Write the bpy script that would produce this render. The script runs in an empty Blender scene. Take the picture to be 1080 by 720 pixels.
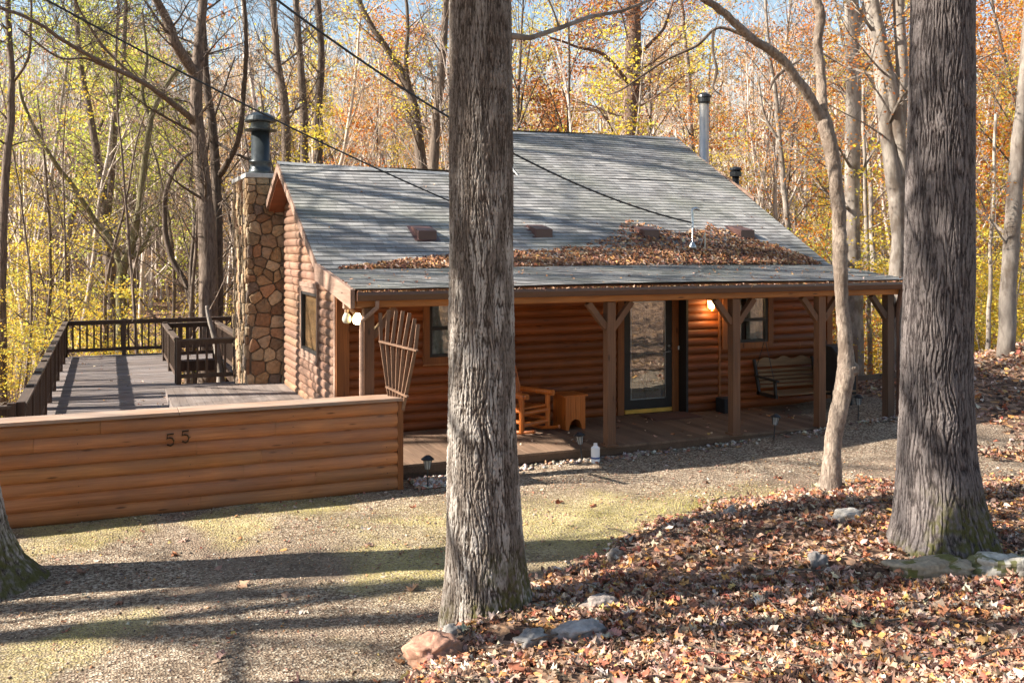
import bpy, math, random
import numpy as np
from mathutils import Vector, Matrix
rnd = random.Random(7)
nr = np.random.RandomState(11)
PI = math.pi
# ------------------------------------------------------------------ camera model
CF = 1013.0; CH = 2.97; U0 = 540.0; V0 = 260.0
CA = math.atan(428 / CF)
FX, FY = math.sin(CA), math.cos(CA)
RX, RY = math.cos(CA), -math.sin(CA)
def at(u, v, d):                       # a place seen at u,v and d metres away
    t = (u - U0) / CF
    return Vector((d * (FX + RX * t), d * (FY + RY * t), CH + (V0 - v) / CF * d))
def ld(x, y):                          # lateral, depth
    return RX * x + RY * y, FX * x + FY * y
def xy(l, d):
    return FX * d + RX * l, FY * d + RY * l
scene = bpy.context.scene
col = scene.collection
SUN_E = math.radians(33.3); SUN_B = math.radians(13)
SUN_DIR = Vector((-math.cos(SUN_E) * math.cos(SUN_B), math.cos(SUN_E) * math.sin(SUN_B), math.sin(SUN_E)))

# ------------------------------------------------------------------ noise
def pnoise(x, y, seed=0, perx=None):
    x = np.asarray(x, float); y = np.asarray(y, float)
    r = np.random.RandomState(seed + 101)
    perm = r.permutation(1024); ang = r.rand(1024) * 2 * PI
    xi = np.floor(x).astype(int); yi = np.floor(y).astype(int)
    fx = x - xi; fy = y - yi
    sx = fx * fx * fx * (fx * (fx * 6 - 15) + 10); sy = fy * fy * fy * (fy * (fy * 6 - 15) + 10)
    def g(ix, iy, dx, dy):
        if perx: ix = np.mod(ix, perx)
        a = ang[perm[(perm[ix & 1023] + iy) & 1023]]
        return np.cos(a) * dx + np.sin(a) * dy
    n00 = g(xi, yi, fx, fy); n10 = g(xi + 1, yi, fx - 1, fy)
    n01 = g(xi, yi + 1, fx, fy - 1); n11 = g(xi + 1, yi + 1, fx - 1, fy - 1)
    return 1.5 * ((n00 * (1 - sx) + n10 * sx) * (1 - sy) + (n01 * (1 - sx) + n11 * sx) * sy)
def fbm(x, y, seed=0, oct=4):
    s = 0; a = 1; n = 0
    for k in range(oct):
        s = s + a * pnoise(x * 2 ** k, y * 2 ** k, seed + k); n += a; a *= .5
    return s / n
def sstep(a, b, x):
    t = np.clip((x - a) / (b - a), 0, 1); return t * t * (3 - 2 * t)

# ------------------------------------------------------------------ materials
def nt(name):
    m = bpy.data.materials.new(name); m.use_nodes = True
    n = m.node_tree; n.nodes.clear()
    o = n.nodes.new('ShaderNodeOutputMaterial'); b = n.nodes.new('ShaderNodeBsdfPrincipled')
    n.links.new(b.outputs[0], o.inputs[0])
    return m, n, b, o
def N(n, t, **k):
    x = n.nodes.new(t)
    for a, v in k.items():
        if a in ('inp',):
            for i, q in v.items(): x.inputs[i].default_value = q
        else: setattr(x, a, v)
    return x
def ramp(n, fac, stops):
    r = n.nodes.new('ShaderNodeValToRGB')
    while len(r.color_ramp.elements) < len(stops): r.color_ramp.elements.new(.5)
    for e, (p, c) in zip(r.color_ramp.elements, stops):
        e.position = p; e.color = (c[0], c[1], c[2], 1) if not isinstance(c, (int, float)) else (c, c, c, 1)
    n.links.new(fac, r.inputs[0]); return r.outputs[0]
def mix(n, fac, a, b, mode='MIX'):
    m = n.nodes.new('ShaderNodeMix'); m.data_type = 'RGBA'; m.blend_type = mode
    for s, v in ((0, fac), (6, a), (7, b)):
        if hasattr(v, 'links'): n.links.new(v, m.inputs[s])
        elif isinstance(v, (int, float)): m.inputs[s].default_value = v if s == 0 else (v, v, v, 1)
        else: m.inputs[s].default_value = (v[0], v[1], v[2], 1)
    return m.outputs[2]
def coords(n, scale=(1, 1, 1), kind='Object'):
    t = n.nodes.new('ShaderNodeTexCoord'); mp = n.nodes.new('ShaderNodeMapping')
    mp.inputs['Scale'].default_value = scale
    n.links.new(t.outputs[kind], mp.inputs[0]); return mp.outputs[0]
def noise(n, vec, scale, detail=4, rough=.55, dist=0):
    x = n.nodes.new('ShaderNodeTexNoise'); x.inputs['Scale'].default_value = scale
    x.inputs['Detail'].default_value = detail; x.inputs['Roughness'].default_value = rough
    x.inputs['Distortion'].default_value = dist
    n.links.new(vec, x.inputs['Vector']); return x.outputs['Fac']
def bump(n, b, h, strength=.5, dist=.01):
    x = n.nodes.new('ShaderNodeBump'); x.inputs['Strength'].default_value = strength; x.inputs['Distance'].default_value = dist
    n.links.new(h, x.inputs['Height']); n.links.new(x.outputs[0], b.inputs['Normal'])
def attr(n, name):
    a = n.nodes.new('ShaderNodeAttribute'); a.attribute_name = name; return a
def m_plain(name, c, rough=.6, metal=0, emit=None, es=1, var=.25, vs=8):
    m, n, b, o = nt(name)
    f = noise(n, coords(n), vs, 5)
    cc = ramp(n, f, [(.25, [x * (1 - var) for x in c]), (.75, [min(1, x * (1 + var)) for x in c])])
    n.links.new(cc, b.inputs['Base Color']); b.inputs['Roughness'].default_value = rough; b.inputs['Metallic'].default_value = metal
    if emit: b.inputs['Emission Color'].default_value = (*emit, 1); b.inputs['Emission Strength'].default_value = es
    bump(n, b, f, .15, .004)
    return m
def m_wood(name, c1, c2, axis='X', rough=.55, grain=1.0, usecol=True, weather=None, wmix=.5, knots=True, spec=.35):
    m, n, b, o = nt(name)
    long_, cross = .9, 26
    sc = {'X': (long_, cross, cross), 'Y': (cross, long_, cross), 'Z': (cross, cross, long_)}[axis]
    g = noise(n, coords(n, sc), 2.2, 6, .6, .4)
    big = noise(n, coords(n, {'X': (.6, 3, 5), 'Y': (3, .6, 5), 'Z': (3, 3, .6)}[axis]), 1.3, 3)
    c = ramp(n, g, [(.3, c1), (.7, c2)])
    c = mix(n, 1.0, c, ramp(n, big, [(.3, .72), (.7, 1.2)]), 'MULTIPLY')
    if knots:
        v = n.nodes.new('ShaderNodeTexVoronoi'); v.inputs['Scale'].default_value = 1.0
        n.links.new(coords(n, {'X': (1.7, 6, 9), 'Y': (6, 1.7, 9), 'Z': (6, 6, 1.7)}[axis]), v.inputs['Vector'])
        k = ramp(n, v.outputs['Distance'], [(.06, 1), (.13, 0)])
        c = mix(n, k, c, [x * .35 for x in c1])
    if weather:
        w = noise(n, coords(n, (1, 1, 1)), 1.1, 6, .65)
        c = mix(n, ramp(n, w, [(.42, 0), (.62, wmix)]), c, weather)
    if usecol:
        c = mix(n, 1.0, c, attr(n, 'Col').outputs['Color'], 'MULTIPLY')
    n.links.new(c, b.inputs['Base Color'])
    n.links.new(ramp(n, g, [(.2, rough - .08), (.8, rough + .15)]), b.inputs['Roughness'])
    b.inputs['Specular IOR Level'].default_value = spec
    bump(n, b, g, .35 * grain, .004)
    return m
def m_colattr(name, rough=.7, trans=0.0, bumps=0, bscale=30, mul=None):
    m, n, b, o = nt(name)
    a = attr(n, 'Col').outputs['Color']
    f = noise(n, coords(n), bscale, 4)
    c = mix(n, 1.0, a, ramp(n, f, [(.25, .7), (.75, 1.25)]), 'MULTIPLY')
    n.links.new(c, b.inputs['Base Color']); b.inputs['Roughness'].default_value = rough
    b.inputs['Specular IOR Level'].default_value = .12
    if bumps: bump(n, b, f, bumps, .01)
    if trans:
        t = n.nodes.new('ShaderNodeBsdfTranslucent'); n.links.new(c, t.inputs[0])
        s = n.nodes.new('ShaderNodeMixShader'); s.inputs[0].default_value = trans
        n.links.new(b.outputs[0], s.inputs[1]); n.links.new(t.outputs[0], s.inputs[2]); n.links.new(s.outputs[0], o.inputs[0])
    return m
def m_glass(name, fac=.18, tint=(.9, .95, .95)):
    m, n, b, o = nt(name); n.nodes.remove(b)
    t = n.nodes.new('ShaderNodeBsdfTransparent'); t.inputs[0].default_value = (*tint, 1)
    g = n.nodes.new('ShaderNodeBsdfGlossy'); g.inputs['Roughness'].default_value = .015
    w = noise(n, coords(n), 3, 2)
    bp = n.nodes.new('ShaderNodeBump'); bp.inputs['Strength'].default_value = .05; bp.inputs['Distance'].default_value = .02
    n.links.new(w, bp.inputs['Height']); n.links.new(bp.outputs[0], g.inputs['Normal'])
    s = n.nodes.new('ShaderNodeMixShader'); s.inputs[0].default_value = fac
    n.links.new(t.outputs[0], s.inputs[1]); n.links.new(g.outputs[0], s.inputs[2]); n.links.new(s.outputs[0], o.inputs[0])
    return m
def m_bark(name, c1, c2, scale=1.0, obj_rand=.3, blotch=None, bstr=.8, stretch=6):
    m, n, b, o = nt(name)
    v = coords(n, (stretch, stretch, 1))
    f = noise(n, v, 4 * scale, 6, .65, .3)
    c = ramp(n, f, [(.32, c1), (.68, c2)])
    if blotch:
        w = noise(n, coords(n, (1, 1, .6)), 2.2, 4, .6)
        c = mix(n, ramp(n, w, [(.48, 0), (.6, .8)]), c, blotch)
    oi = n.nodes.new('ShaderNodeObjectInfo')
    c = mix(n, 1.0, c, ramp(n, oi.outputs['Random'], [(0, 1 - obj_rand), (1, 1 + obj_rand)]), 'MULTIPLY')
    n.links.new(c, b.inputs['Base Color']); b.inputs['Roughness'].default_value = .85
    b.inputs['Specular IOR Level'].default_value = .2
    bump(n, b, f, bstr, .03)
    return m
def m_neartrunk(name, lo, hi, pale, moss_h):
    m, n, b, o = nt(name)
    h = attr(n, 'h').outputs['Fac']; ms = attr(n, 'moss').outputs['Fac']; pl = attr(n, 'pale').outputs['Fac']
    f = noise(n, coords(n, (9, 9, 1)), 9, 8, .75, .2)
    c = ramp(n, f, [(.36, [x * .55 for x in lo]), (.47, lo), (.62, hi), (.8, [x * 1.25 for x in hi])])
    c = mix(n, pl, c, pale)
    c = mix(n, 1.0, c, ramp(n, h, [(0, .45), (.45, 1.0), (1, 1.15)]), 'MULTIPLY')
    g = noise(n, coords(n), 60, 3)
    c = mix(n, ms, c, mix(n, g, (.05, .05, .015), (.15, .14, .03)))
    n.links.new(c, b.inputs['Base Color']); b.inputs['Roughness'].default_value = .9
    b.inputs['Specular IOR Level'].default_value = .15
    bump(n, b, f, 1.0, .016)
    return m
def m_shingle(name):
    m, n, b, o = nt(name)
    tc = attr(n, 'suv')
    br = n.nodes.new('ShaderNodeTexBrick')
    br.inputs['Scale'].default_value = 1; br.inputs['Mortar Size'].default_value = .004
    br.inputs['Brick Width'].default_value = .27; br.inputs['Row Height'].default_value = .142
    br.inputs['Color1'].default_value = (.22, .21, .205, 1); br.inputs['Color2'].default_value = (.40, .385, .37, 1)
    br.inputs['Mortar'].default_value = (.14, .14, .14, 1); br.inputs['Bias'].default_value = -.1
    br.offset = .37; br.offset_frequency = 3; br.squash = .6; br.squash_frequency = 4
    n.links.new(tc.outputs['Vector'], br.inputs['Vector'])
    f = noise(n, coords(n), 90, 3, .8); g = noise(n, coords(n), .7, 4)
    c = mix(n, 1.0, br.outputs['Color'], ramp(n, f, [(.3, .6), (.7, 1.35)]), 'MULTIPLY')
    st = noise(n, coords(n, (1.2, .25, .25)), 1.6, 5, .7)
    c = mix(n, 1.0, c, ramp(n, st, [(.3, .72), (.7, 1.12)]), 'MULTIPLY')
    c = mix(n, ramp(n, g, [(.45, 0), (.75, .5)]), c, (.22, .23, .17))
    n.links.new(c, b.inputs['Base Color']); b.inputs['Roughness'].default_value = .8
    b.inputs['Specular IOR Level'].default_value = .35
    bump(n, b, f, .6, .006)
    return m
def m_gravel(name):
    m, n, b, o = nt(name)
    v = n.nodes.new('ShaderNodeTexVoronoi'); v.inputs['Scale'].default_value = 45; n.links.new(coords(n), v.inputs['Vector'])
    v2 = n.nodes.new('ShaderNodeTexVoronoi'); v2.inputs['Scale'].default_value = 22; n.links.new(coords(n), v2.inputs['Vector'])
    f = noise(n, coords(n), 35, 6, .75); g = noise(n, coords(n), .55, 5, .6); g2 = noise(n, coords(n), 2.3, 5, .7)
    sepc = n.nodes.new('ShaderNodeSeparateColor'); n.links.new(v.outputs['Color'], sepc.inputs[0])
    c = ramp(n, sepc.outputs[0], [(0, (.10, .065, .045)), (.35, (.25, .18, .125)), (.75, (.41, .32, .23)), (1, (.60, .51, .39))])
    c = mix(n, 1.0, c, ramp(n, f, [(.3, .55), (.7, 1.4)]), 'MULTIPLY')
    c = mix(n, ramp(n, g, [(.46, 0), (.62, .75)]), c, ramp(n, f, [(.3, (.15, .105, .075)), (.7, (.30, .225, .165))]))
    c = mix(n, 1.0, c, ramp(n, g2, [(.3, .72), (.65, 1.12)]), 'MULTIPLY')
    ms = attr(n, 'moss').outputs['Fac']
    mm = n.nodes.new('ShaderNodeMath'); mm.operation = 'MULTIPLY'
    n.links.new(ms, mm.inputs[0]); n.links.new(ramp(n, f, [(.38, .0), (.58, .95)]), mm.inputs[1])
    c = mix(n, mm.outputs[0], c, ramp(n, g2, [(.3, (.36, .30, .09)), (.7, (.62, .52, .24))]))
    n.links.new(c, b.inputs['Base Color']); b.inputs['Roughness'].default_value = .95; b.inputs['Specular IOR Level'].default_value = .15
    ad = n.nodes.new('ShaderNodeMath'); ad.operation = 'ADD'
    n.links.new(v.outputs['Distance'], ad.inputs[0]); n.links.new(f, ad.inputs[1])
    bump(n, b, ad.outputs[0], 1.0, .02)
    return m
def m_litter(name):
    m, n, b, o = nt(name)
    v = n.nodes.new('ShaderNodeTexVoronoi'); v.inputs['Scale'].default_value = 11; n.links.new(coords(n), v.inputs['Vector'])
    sepc = n.nodes.new('ShaderNodeSeparateColor'); n.links.new(v.outputs['Color'], sepc.inputs[0])
    c = ramp(n, sepc.outputs[0], [(0, (.05, .03, .022)), (.3, (.13, .075, .05)), (.6, (.24, .145, .095)), (.85, (.40, .26, .18)), (1, (.46, .24, .09))])
    f = noise(n, coords(n), 40, 4, .7)
    c = mix(n, 1.0, c, ramp(n, f, [(.3, .6), (.7, 1.3)]), 'MULTIPLY')
    n.links.new(c, b.inputs['Base Color']); b.inputs['Roughness'].default_value = .9; b.inputs['Specular IOR Level'].default_value = .15
    bump(n, b, v.outputs['Distance'], 1.0, .05)
    return m

M = {}
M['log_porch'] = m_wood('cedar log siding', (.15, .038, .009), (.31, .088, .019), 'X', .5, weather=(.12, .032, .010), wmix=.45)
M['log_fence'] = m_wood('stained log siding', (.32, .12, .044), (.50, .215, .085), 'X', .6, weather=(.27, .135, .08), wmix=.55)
M['log_gable'] = m_wood('weathered log siding', (.15, .075, .042), (.28, .155, .10), 'Y', .7, weather=(.24, .155, .11), wmix=.5)
M['log_plain'] = m_wood('log siding side', (.27, .12, .05), (.40, .2, .09), 'Y', .6)
M['trim'] = m_wood('cedar trim', (.16, .052, .015), (.28, .10, .028), 'Z', .55, usecol=False)
M['trimx'] = m_wood('cedar trim level', (.28, .105, .028), (.44, .175, .05), 'X', .55, usecol=False)
M['post'] = m_wood('porch post timber', (.115, .052, .026), (.21, .10, .05), 'Z', .7, usecol=False, weather=(.13, .075, .05), wmix=.4)
M['darkpost'] = m_wood('dark porch timber', (.075, .045, .03), (.13, .08, .055), 'Z', .7, usecol=False)
M['cap'] = m_wood('weathered cap board', (.25, .165, .12), (.40, .30, .235), 'X', .75, usecol=False, weather=(.33, .165, .085), wmix=.5)
M['deckx'] = m_wood('grey deck board', (.12, .10, .095), (.25, .22, .21), 'X', .75, weather=(.16, .11, .085), wmix=.4, knots=False)
M['decky'] = m_wood('grey deck board lengthwise', (.16, .13, .12), (.28, .24, .22), 'Y', .75, weather=(.18, .125, .095), wmix=.4, knots=False)
M['porchfloor'] = m_wood('porch floor board', (.115, .070, .047), (.215, .145, .10), 'Y', .7, weather=(.24, .15, .10), wmix=.5, knots=False)
M['rail'] = m_wood('dark stained railing', (.045, .027, .019), (.10, .062, .042), 'Z', .6, usecol=False, knots=False)
M['railcap'] = m_wood('worn railing top', (.05, .034, .025), (.12, .085, .065), 'Y', .6, usecol=False, knots=False)
M['rakeb'] = m_wood('weathered rake board', (.20, .12, .085), (.33, .22, .165), 'Y', .7, usecol=False)
M['soffit'] = m_wood('red brown soffit boards', (.14, .045, .02), (.24, .085, .035), 'X', .6, usecol=False, knots=False)
M['chairwood'] = m_wood('varnished pine', (.37, .092, .015), (.58, .17, .03), 'Z', .4, usecol=False)
M['benchwood'] = m_wood('bench slat wood', (.15, .085, .042), (.27, .165, .085), 'X', .6, usecol=False, knots=False)
M['trellis'] = m_wood('grey brown cedar slat', (.12, .065, .04), (.23, .135, .085), 'Z', .75, usecol=False, knots=False)
M['gutter'] = m_plain('brown painted metal', (.095, .045, .03), .35, 0, var=.12)
M['brownbox'] = m_plain('brown vent metal', (.085, .042, .036), .4, 0, var=.15)
M['shingle'] = m_shingle('asphalt shingle')
M['mortar'] = m_plain('mortar', (.15, .115, .085), .95)
M['stone'] = m_colattr('field stone', .85, 0, .8, 14)
M['concrete'] = m_plain('concrete cap', (.42, .41, .39), .9, vs=15)
M['blackmetal'] = m_plain('black metal', (.03, .032, .035), .35, .3, var=.2)
M['stovepipe'] = m_plain('grey blue painted flue', (.036, .044, .048), .36, .2, var=.25)
M['galv'] = m_plain('galvanised metal', (.42, .44, .45), .3, .9, var=.15)
M['steel'] = m_plain('bright stainless flue', (.60, .56, .50), .42, .85, var=.1)
M['darkframe'] = m_plain('dark bronze frame', (.014, .010, .008), .6, var=.2)
M['brass'] = m_plain('brass sill', (.75, .46, .10), .35, .6, var=.15)
M['glass'] = m_glass('window glass', .22)
M['glassdoor'] = m_glass('door glass', .30)
M['curtain'] = m_plain('pale curtain', (.42, .40, .36), .9, var=.35, vs=14)
M['curtain_blue'] = m_plain('blue grey curtain', (.30, .36, .40), .9, var=.35, vs=10)
M['innerdoor'] = m_wood('inner oak door', (.22, .12, .04), (.36, .2, .07), 'Z', .4, usecol=False)
M['black'] = m_plain('black cover cloth', (.010, .010, .012), .7, var=.3)
M['mat'] = m_plain('brown door mat', (.10, .045, .03), .95, vs=60)
M['white'] = m_plain('white plastic', (.80, .80, .82), .35, var=.05)
M['blueband'] = m_plain('blue label band', (.05, .09, .28), .4)
M['bulb_on'] = m_plain('lit bulb', (1, .85, .5), .4, emit=(1, .78, .38), es=9)
M['bulb_off'] = m_plain('unlit bulb', (.42, .40, .33), .12)
M['lampglass'] = m_plain('lit lantern glass', (1, .8, .5), .4, emit=(1, .60, .25), es=6)
M['solarglass'] = m_plain('clear lamp plastic', (.30, .31, .31), .2)
M['wire'] = m_plain('black cable', (.015, .015, .015), .5)
M['leaf'] = m_colattr('fallen leaf', .7, .12, 0, 25)
M['foliage'] = m_colattr('autumn leaf', .6, .55, 0, 3)
M['grass'] = m_colattr('grass blade', .7, .3, 0, 10)
M['gravelstone'] = m_colattr('loose stone', .9, 0, 0, 40)
M['rock'] = m_colattr('rock', .9, 0, 1.0, 22)
M['gravel'] = m_gravel('gravel drive')
M['litter'] = m_litter('leaf litter ground')
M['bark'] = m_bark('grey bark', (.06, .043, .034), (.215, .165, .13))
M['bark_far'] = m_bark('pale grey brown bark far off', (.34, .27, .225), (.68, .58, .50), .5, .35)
M['bark_pale'] = m_bark('pale beech bark', (.20, .165, .14), (.38, .33, .28), .8, .15, (.14, .105, .08), .6, 3)
M['bark_brown'] = m_bark('brown bark', (.12, .075, .055), (.28, .19, .145), 1.2, .15)
M['bark_moss'] = m_bark('mossy bark', (.10, .09, .045), (.24, .21, .12), 1, .2)
M['bark_small'] = m_bark('young smooth bark', (.15, .11, .085), (.43, .345, .275), 3.2, .0, (.17, .125, .095), 1.0, 2.2)
M['oak_bark'] = m_neartrunk('flaky oak bark', (.088, .066, .052), (.26, .21, .175), (.44, .395, .35), .35)
M['ash_bark'] = m_neartrunk('deeply furrowed bark', (.070, .056, .053), (.19, .158, .148), (.29, .255, .24), .35)

# ------------------------------------------------------------------ mesh helper
class MB:
    def __init__(s): s.v = []; s.f = []; s.c = []; s.mi = []; s.cur = (1, 1, 1); s.m = 0
    def add(s, vs, fs, c=None, m=None):
        k = len(s.v); s.v.extend([tuple(p) for p in vs])
        for f in fs:
            s.f.append(tuple(i + k for i in f)); s.c.append(c or s.cur); s.mi.append(s.m if m is None else m)
    def box(s, x0, x1, y0, y1, z0, z1, c=None, m=None):
        s.add([(x0, y0, z0), (x1, y0, z0), (x1, y1, z0), (x0, y1, z0), (x0, y0, z1), (x1, y0, z1), (x1, y1, z1), (x0, y1, z1)],
              [(0, 3, 2, 1), (4, 5, 6, 7), (0, 1, 5, 4), (1, 2, 6, 5), (2, 3, 7, 6), (3, 0, 4, 7)], c, m)
    def bar(s, a, b, w, h, up=(0, 0, 1), c=None, m=None):   # rectangular bar from a to b
        a = Vector(a); b = Vector(b); d = (b - a).normalized(); up = Vector(up)
        sd = d.cross(up)
        if sd.length < 1e-4: sd = d.cross(Vector((1, 0, 0)))
        sd.normalize(); u2 = sd.cross(d).normalized()
        vs = []
        for p in (a, b):
            for i, j in ((-1, -1), (1, -1), (1, 1), (-1, 1)): vs.append(p + sd * (w / 2 * i) + u2 * (h / 2 * j))
        s.add(vs, [(0, 1, 2, 3), (7, 6, 5, 4), (0, 4, 5, 1), (1, 5, 6, 2), (2, 6, 7, 3), (3, 7, 4, 0)], c, m)
    def tube(s, pts, rad, n=8, c=None, cap=True, m=None):
        P = np.array([tuple(p) for p in pts], float); k = len(P)
        rad = np.ones(k) * rad if np.isscalar(rad) else np.array(rad, float)
        T = np.gradient(P, axis=0); T /= (np.linalg.norm(T, axis=1)[:, None] + 1e-9)
        ref = np.array([0, 0, 1.]) if abs(T[:, 2]).mean() < .8 else np.array([1., 0, 0])
        A = np.cross(T, ref); A /= (np.linalg.norm(A, axis=1)[:, None] + 1e-9); B = np.cross(T, A)
        an = np.arange(n) * 2 * PI / n
        V = P[:, None, :] + rad[:, None, None] * (A[:, None, :] * np.cos(an)[None, :, None] + B[:, None, :] * np.sin(an)[None, :, None])
        fs = []
        for i in range(k - 1):
            for j in range(n):
                j2 = (j + 1) % n; fs.append((i * n + j, i * n + j2, (i + 1) * n + j2, (i + 1) * n + j))
        if cap and n > 3: fs.append(tuple(range(n - 1, -1, -1))); fs.append(tuple((k - 1) * n + j for j in range(n)))
        s.add(V.reshape(-1, 3), fs, c, m)
    def lathe(s, cx, cy, prof, n=20, c=None, m=None):
        s.tube([(cx, cy, z + i * 1e-6) for i, (r, z) in enumerate(prof)], [max(r, 1e-4) for r, z in prof], n, c, True, m) if False else s._l(cx, cy, prof, n, c, m)
    def _l(s, cx, cy, prof, n, c, m):
        vs = []; fs = []
        for r, z in prof:
            for j in range(n): a = 2 * PI * j / n; vs.append((cx + r * math.cos(a), cy + r * math.sin(a), z))
        for i in range(len(prof) - 1):
            for j in range(n):
                j2 = (j + 1) % n; fs.append((i * n + j, i * n + j2, (i + 1) * n + j2, (i + 1) * n + j))
        fs.append(tuple(range(n - 1, -1, -1))); fs.append(tuple((len(prof) - 1) * n + j for j in range(n)))
        s.add(vs, fs, c, m)
    def build(s, name, mat, parent=None, org=None, smooth=False, bevel=0):
        me = bpy.data.meshes.new(name)
        o_ = Vector(org) if org is not None else (Vector(root_loc(parent)) if parent else Vector((0, 0, 0)))
        me.from_pydata([(v[0] - o_.x, v[1] - o_.y, v[2] - o_.z) for v in s.v], [], s.f)
        mats = mat if isinstance(mat, (list, tuple)) else [mat]
        for q in mats: me.materials.append(q)
        if any(s.mi): me.polygons.foreach_set('material_index', s.mi)
        a = me.attributes.new('Col', 'FLOAT_COLOR', 'FACE')
        cc = np.ones((len(s.f), 4)); cc[:, :3] = np.array(s.c); a.data.foreach_set('color', cc.ravel())
        if smooth: me.polygons.foreach_set('use_smooth', [True] * len(s.f))
        me.update()
        return link(name, me, parent, None if parent else o_, bevel)
def root_loc(p):
    while p.parent: p = p.parent
    return p.location
def link(name, me, parent=None, loc=None, bevel=0):
    o = bpy.data.objects.new(name, me); col.objects.link(o)
    if parent: o.parent = parent
    elif loc is not None: o.location = loc
    if bevel:
        b = o.modifiers.new('bevel', 'BEVEL'); b.width = bevel; b.segments = 2; b.limit_method = 'ANGLE'
    return o
def npmesh(name, V, Fc, mat, cols=None, smooth=False, fattr=None):
    """V (n,3); Fc list of (k) arrays same size"""
    me = bpy.data.meshes.new(name)
    V = np.asarray(V, np.float32); Fc = np.asarray(Fc, np.int32); nf, k = Fc.shape
    me.vertices.add(len(V)); me.vertices.foreach_set('co', V.ravel())
    me.loops.add(nf * k); me.loops.foreach_set('vertex_index', Fc.ravel())
    me.polygons.add(nf); me.polygons.foreach_set('loop_start', np.arange(nf, dtype=np.int32) * k)
    if smooth: me.polygons.foreach_set('use_smooth', np.ones(nf, bool))
    for q in (mat if isinstance(mat, (list, tuple)) else [mat]): me.materials.append(q)
    if cols is not None:
        a = me.attributes.new('Col', 'FLOAT_COLOR', 'FACE' if len(cols) == nf else 'POINT')
        cc = np.ones((len(cols), 4), np.float32); cc[:, :3] = cols; a.data.foreach_set('color', cc.ravel())
    for nm, (dom, val) in (fattr or {}).items():
        a = me.attributes.new(nm, 'FLOAT', dom); a.data.foreach_set('value', np.asarray(val, np.float32))
    me.update(calc_edges=True); me.validate()
    return me
def tag(o, label=None, cat=None, group=None, kind=None):
    if label: o['label'] = label
    if cat: o['category'] = cat
    if group: o['group'] = group
    if kind: o['kind'] = kind
    return o
def thing(name, loc, label, cat, group=None):
    o = bpy.data.objects.new(name, None); col.objects.link(o); o.location = loc; o.empty_display_size = .2
    return tag(o, label, cat, group)
def copy_tree(o, parent=None):
    c = o.copy(); col.objects.link(c)
    if parent: c.parent = parent
    for ch in [q for q in bpy.data.objects if q.parent == o]: copy_tree(ch, c)
    return c
def children(o): return [q for q in bpy.data.objects if q.parent == o]

# ------------------------------------------------------------------ terrain
_bl = np.array([-4, -1.5, -1.05, -.746, -.55, -.15, .30, .95, 1.30, 1.64, 2.43, 3.55, 5.2, 7.1, 12, 30])
_bd = np.array([4.0, 4.6, 5.6, 6.87, 8.2, 8.9, 9.25, 9.7, 10.5, 11.1, 11.7, 12.4, 12.9, 13.1, 13.2, 13.2])
def leafmask(x, y):
    l, d = ld(x, y)
    w = .30 * pnoise(x * 1.1, y * 1.1, 5) + .20 * pnoise(x * 3.3, y * 3.3, 6)
    m = (np.interp(l, _bl, _bd) - d + w)
    a = np.maximum(sstep(-.22, .22, m), sstep(4.6, 3.8, d))                                   # near mound
    b = sstep(0, .6, (x - 12.9) * .9 + w) * sstep(14.9, 15.5, d + w * 2 + .0 * l)          # slope right of the house
    far = sstep(-.3, .5, y - 14.6) + sstep(20, 26, np.hypot(x, y))
    bank = sstep(.9, .3, np.hypot((l - 8.4) / 2.2, (d - 14.45) / .55) + w)   # leaf bank on the right verge
    return np.clip(np.maximum.reduce([a, b, far, bank]), 0, 1)
def ground(x, y):
    x = np.asarray(x, float); y = np.asarray(y, float)
    l, d = ld(x, y); r = np.hypot(x, y)
    z = np.full_like(x, -.2) + 0 * x
    z = z + .06 * sstep(4.5, 7, x) * sstep(10.5, 12.3, y)
    m = np.interp(l, _bl, _bd) - d
    z = z + .30 * sstep(-.1, 1.7, m) * sstep(-3.5, -.6, l)
    z = z + .165 * np.maximum(0, 6.8 - d) * (d > -12) * sstep(-4, -.8, l) * (d < 40) * np.where(d > 0, 1, 1) * sstep(-14, -6, d) + .165 * 18 * (1 - sstep(-14, -6, d))
    # fall behind the house
    s = np.maximum(0, y - 15 - .15 * sstep(10, 16, x)); 
    s2 = np.maximum(0, -x - 4) * sstep(6, 14, y)
    z = z - (.13 + .09 * sstep(11, 16, x)) * np.minimum(s, 34 - 10 * sstep(11, 16, x)) * sstep(0, 3 - 1.5 * sstep(11, 16, x), s) - .10 * np.minimum(s2, 25)
    z = z + .125 * np.clip(x - 13, 0, 9) * sstep(9, 13.5, y) * sstep(20, 15.8, y) + .05 * np.clip(x - 8.5, 0, 4.5) * sstep(9.5, 12.5, y) * sstep(17, 14.6, y)
    z = z + .15 * np.clip(r - 46, 0, 95) * sstep(-5, 15, y) + .0 * r
    rough = sstep(14, 24, r)
    z = z + rough * (.35 * fbm(x * .12, y * .12, 3)) + .03 * fbm(x * .9, y * .9, 9) * (1 - rough)
    z = z + leafmask(x, y) * (1 - rough) * .035 * pnoise(x * 3.1, y * 3.1, 12)
    return z
def gz(x, y): return float(ground(np.array([x]), np.array([y]))[0])
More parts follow.
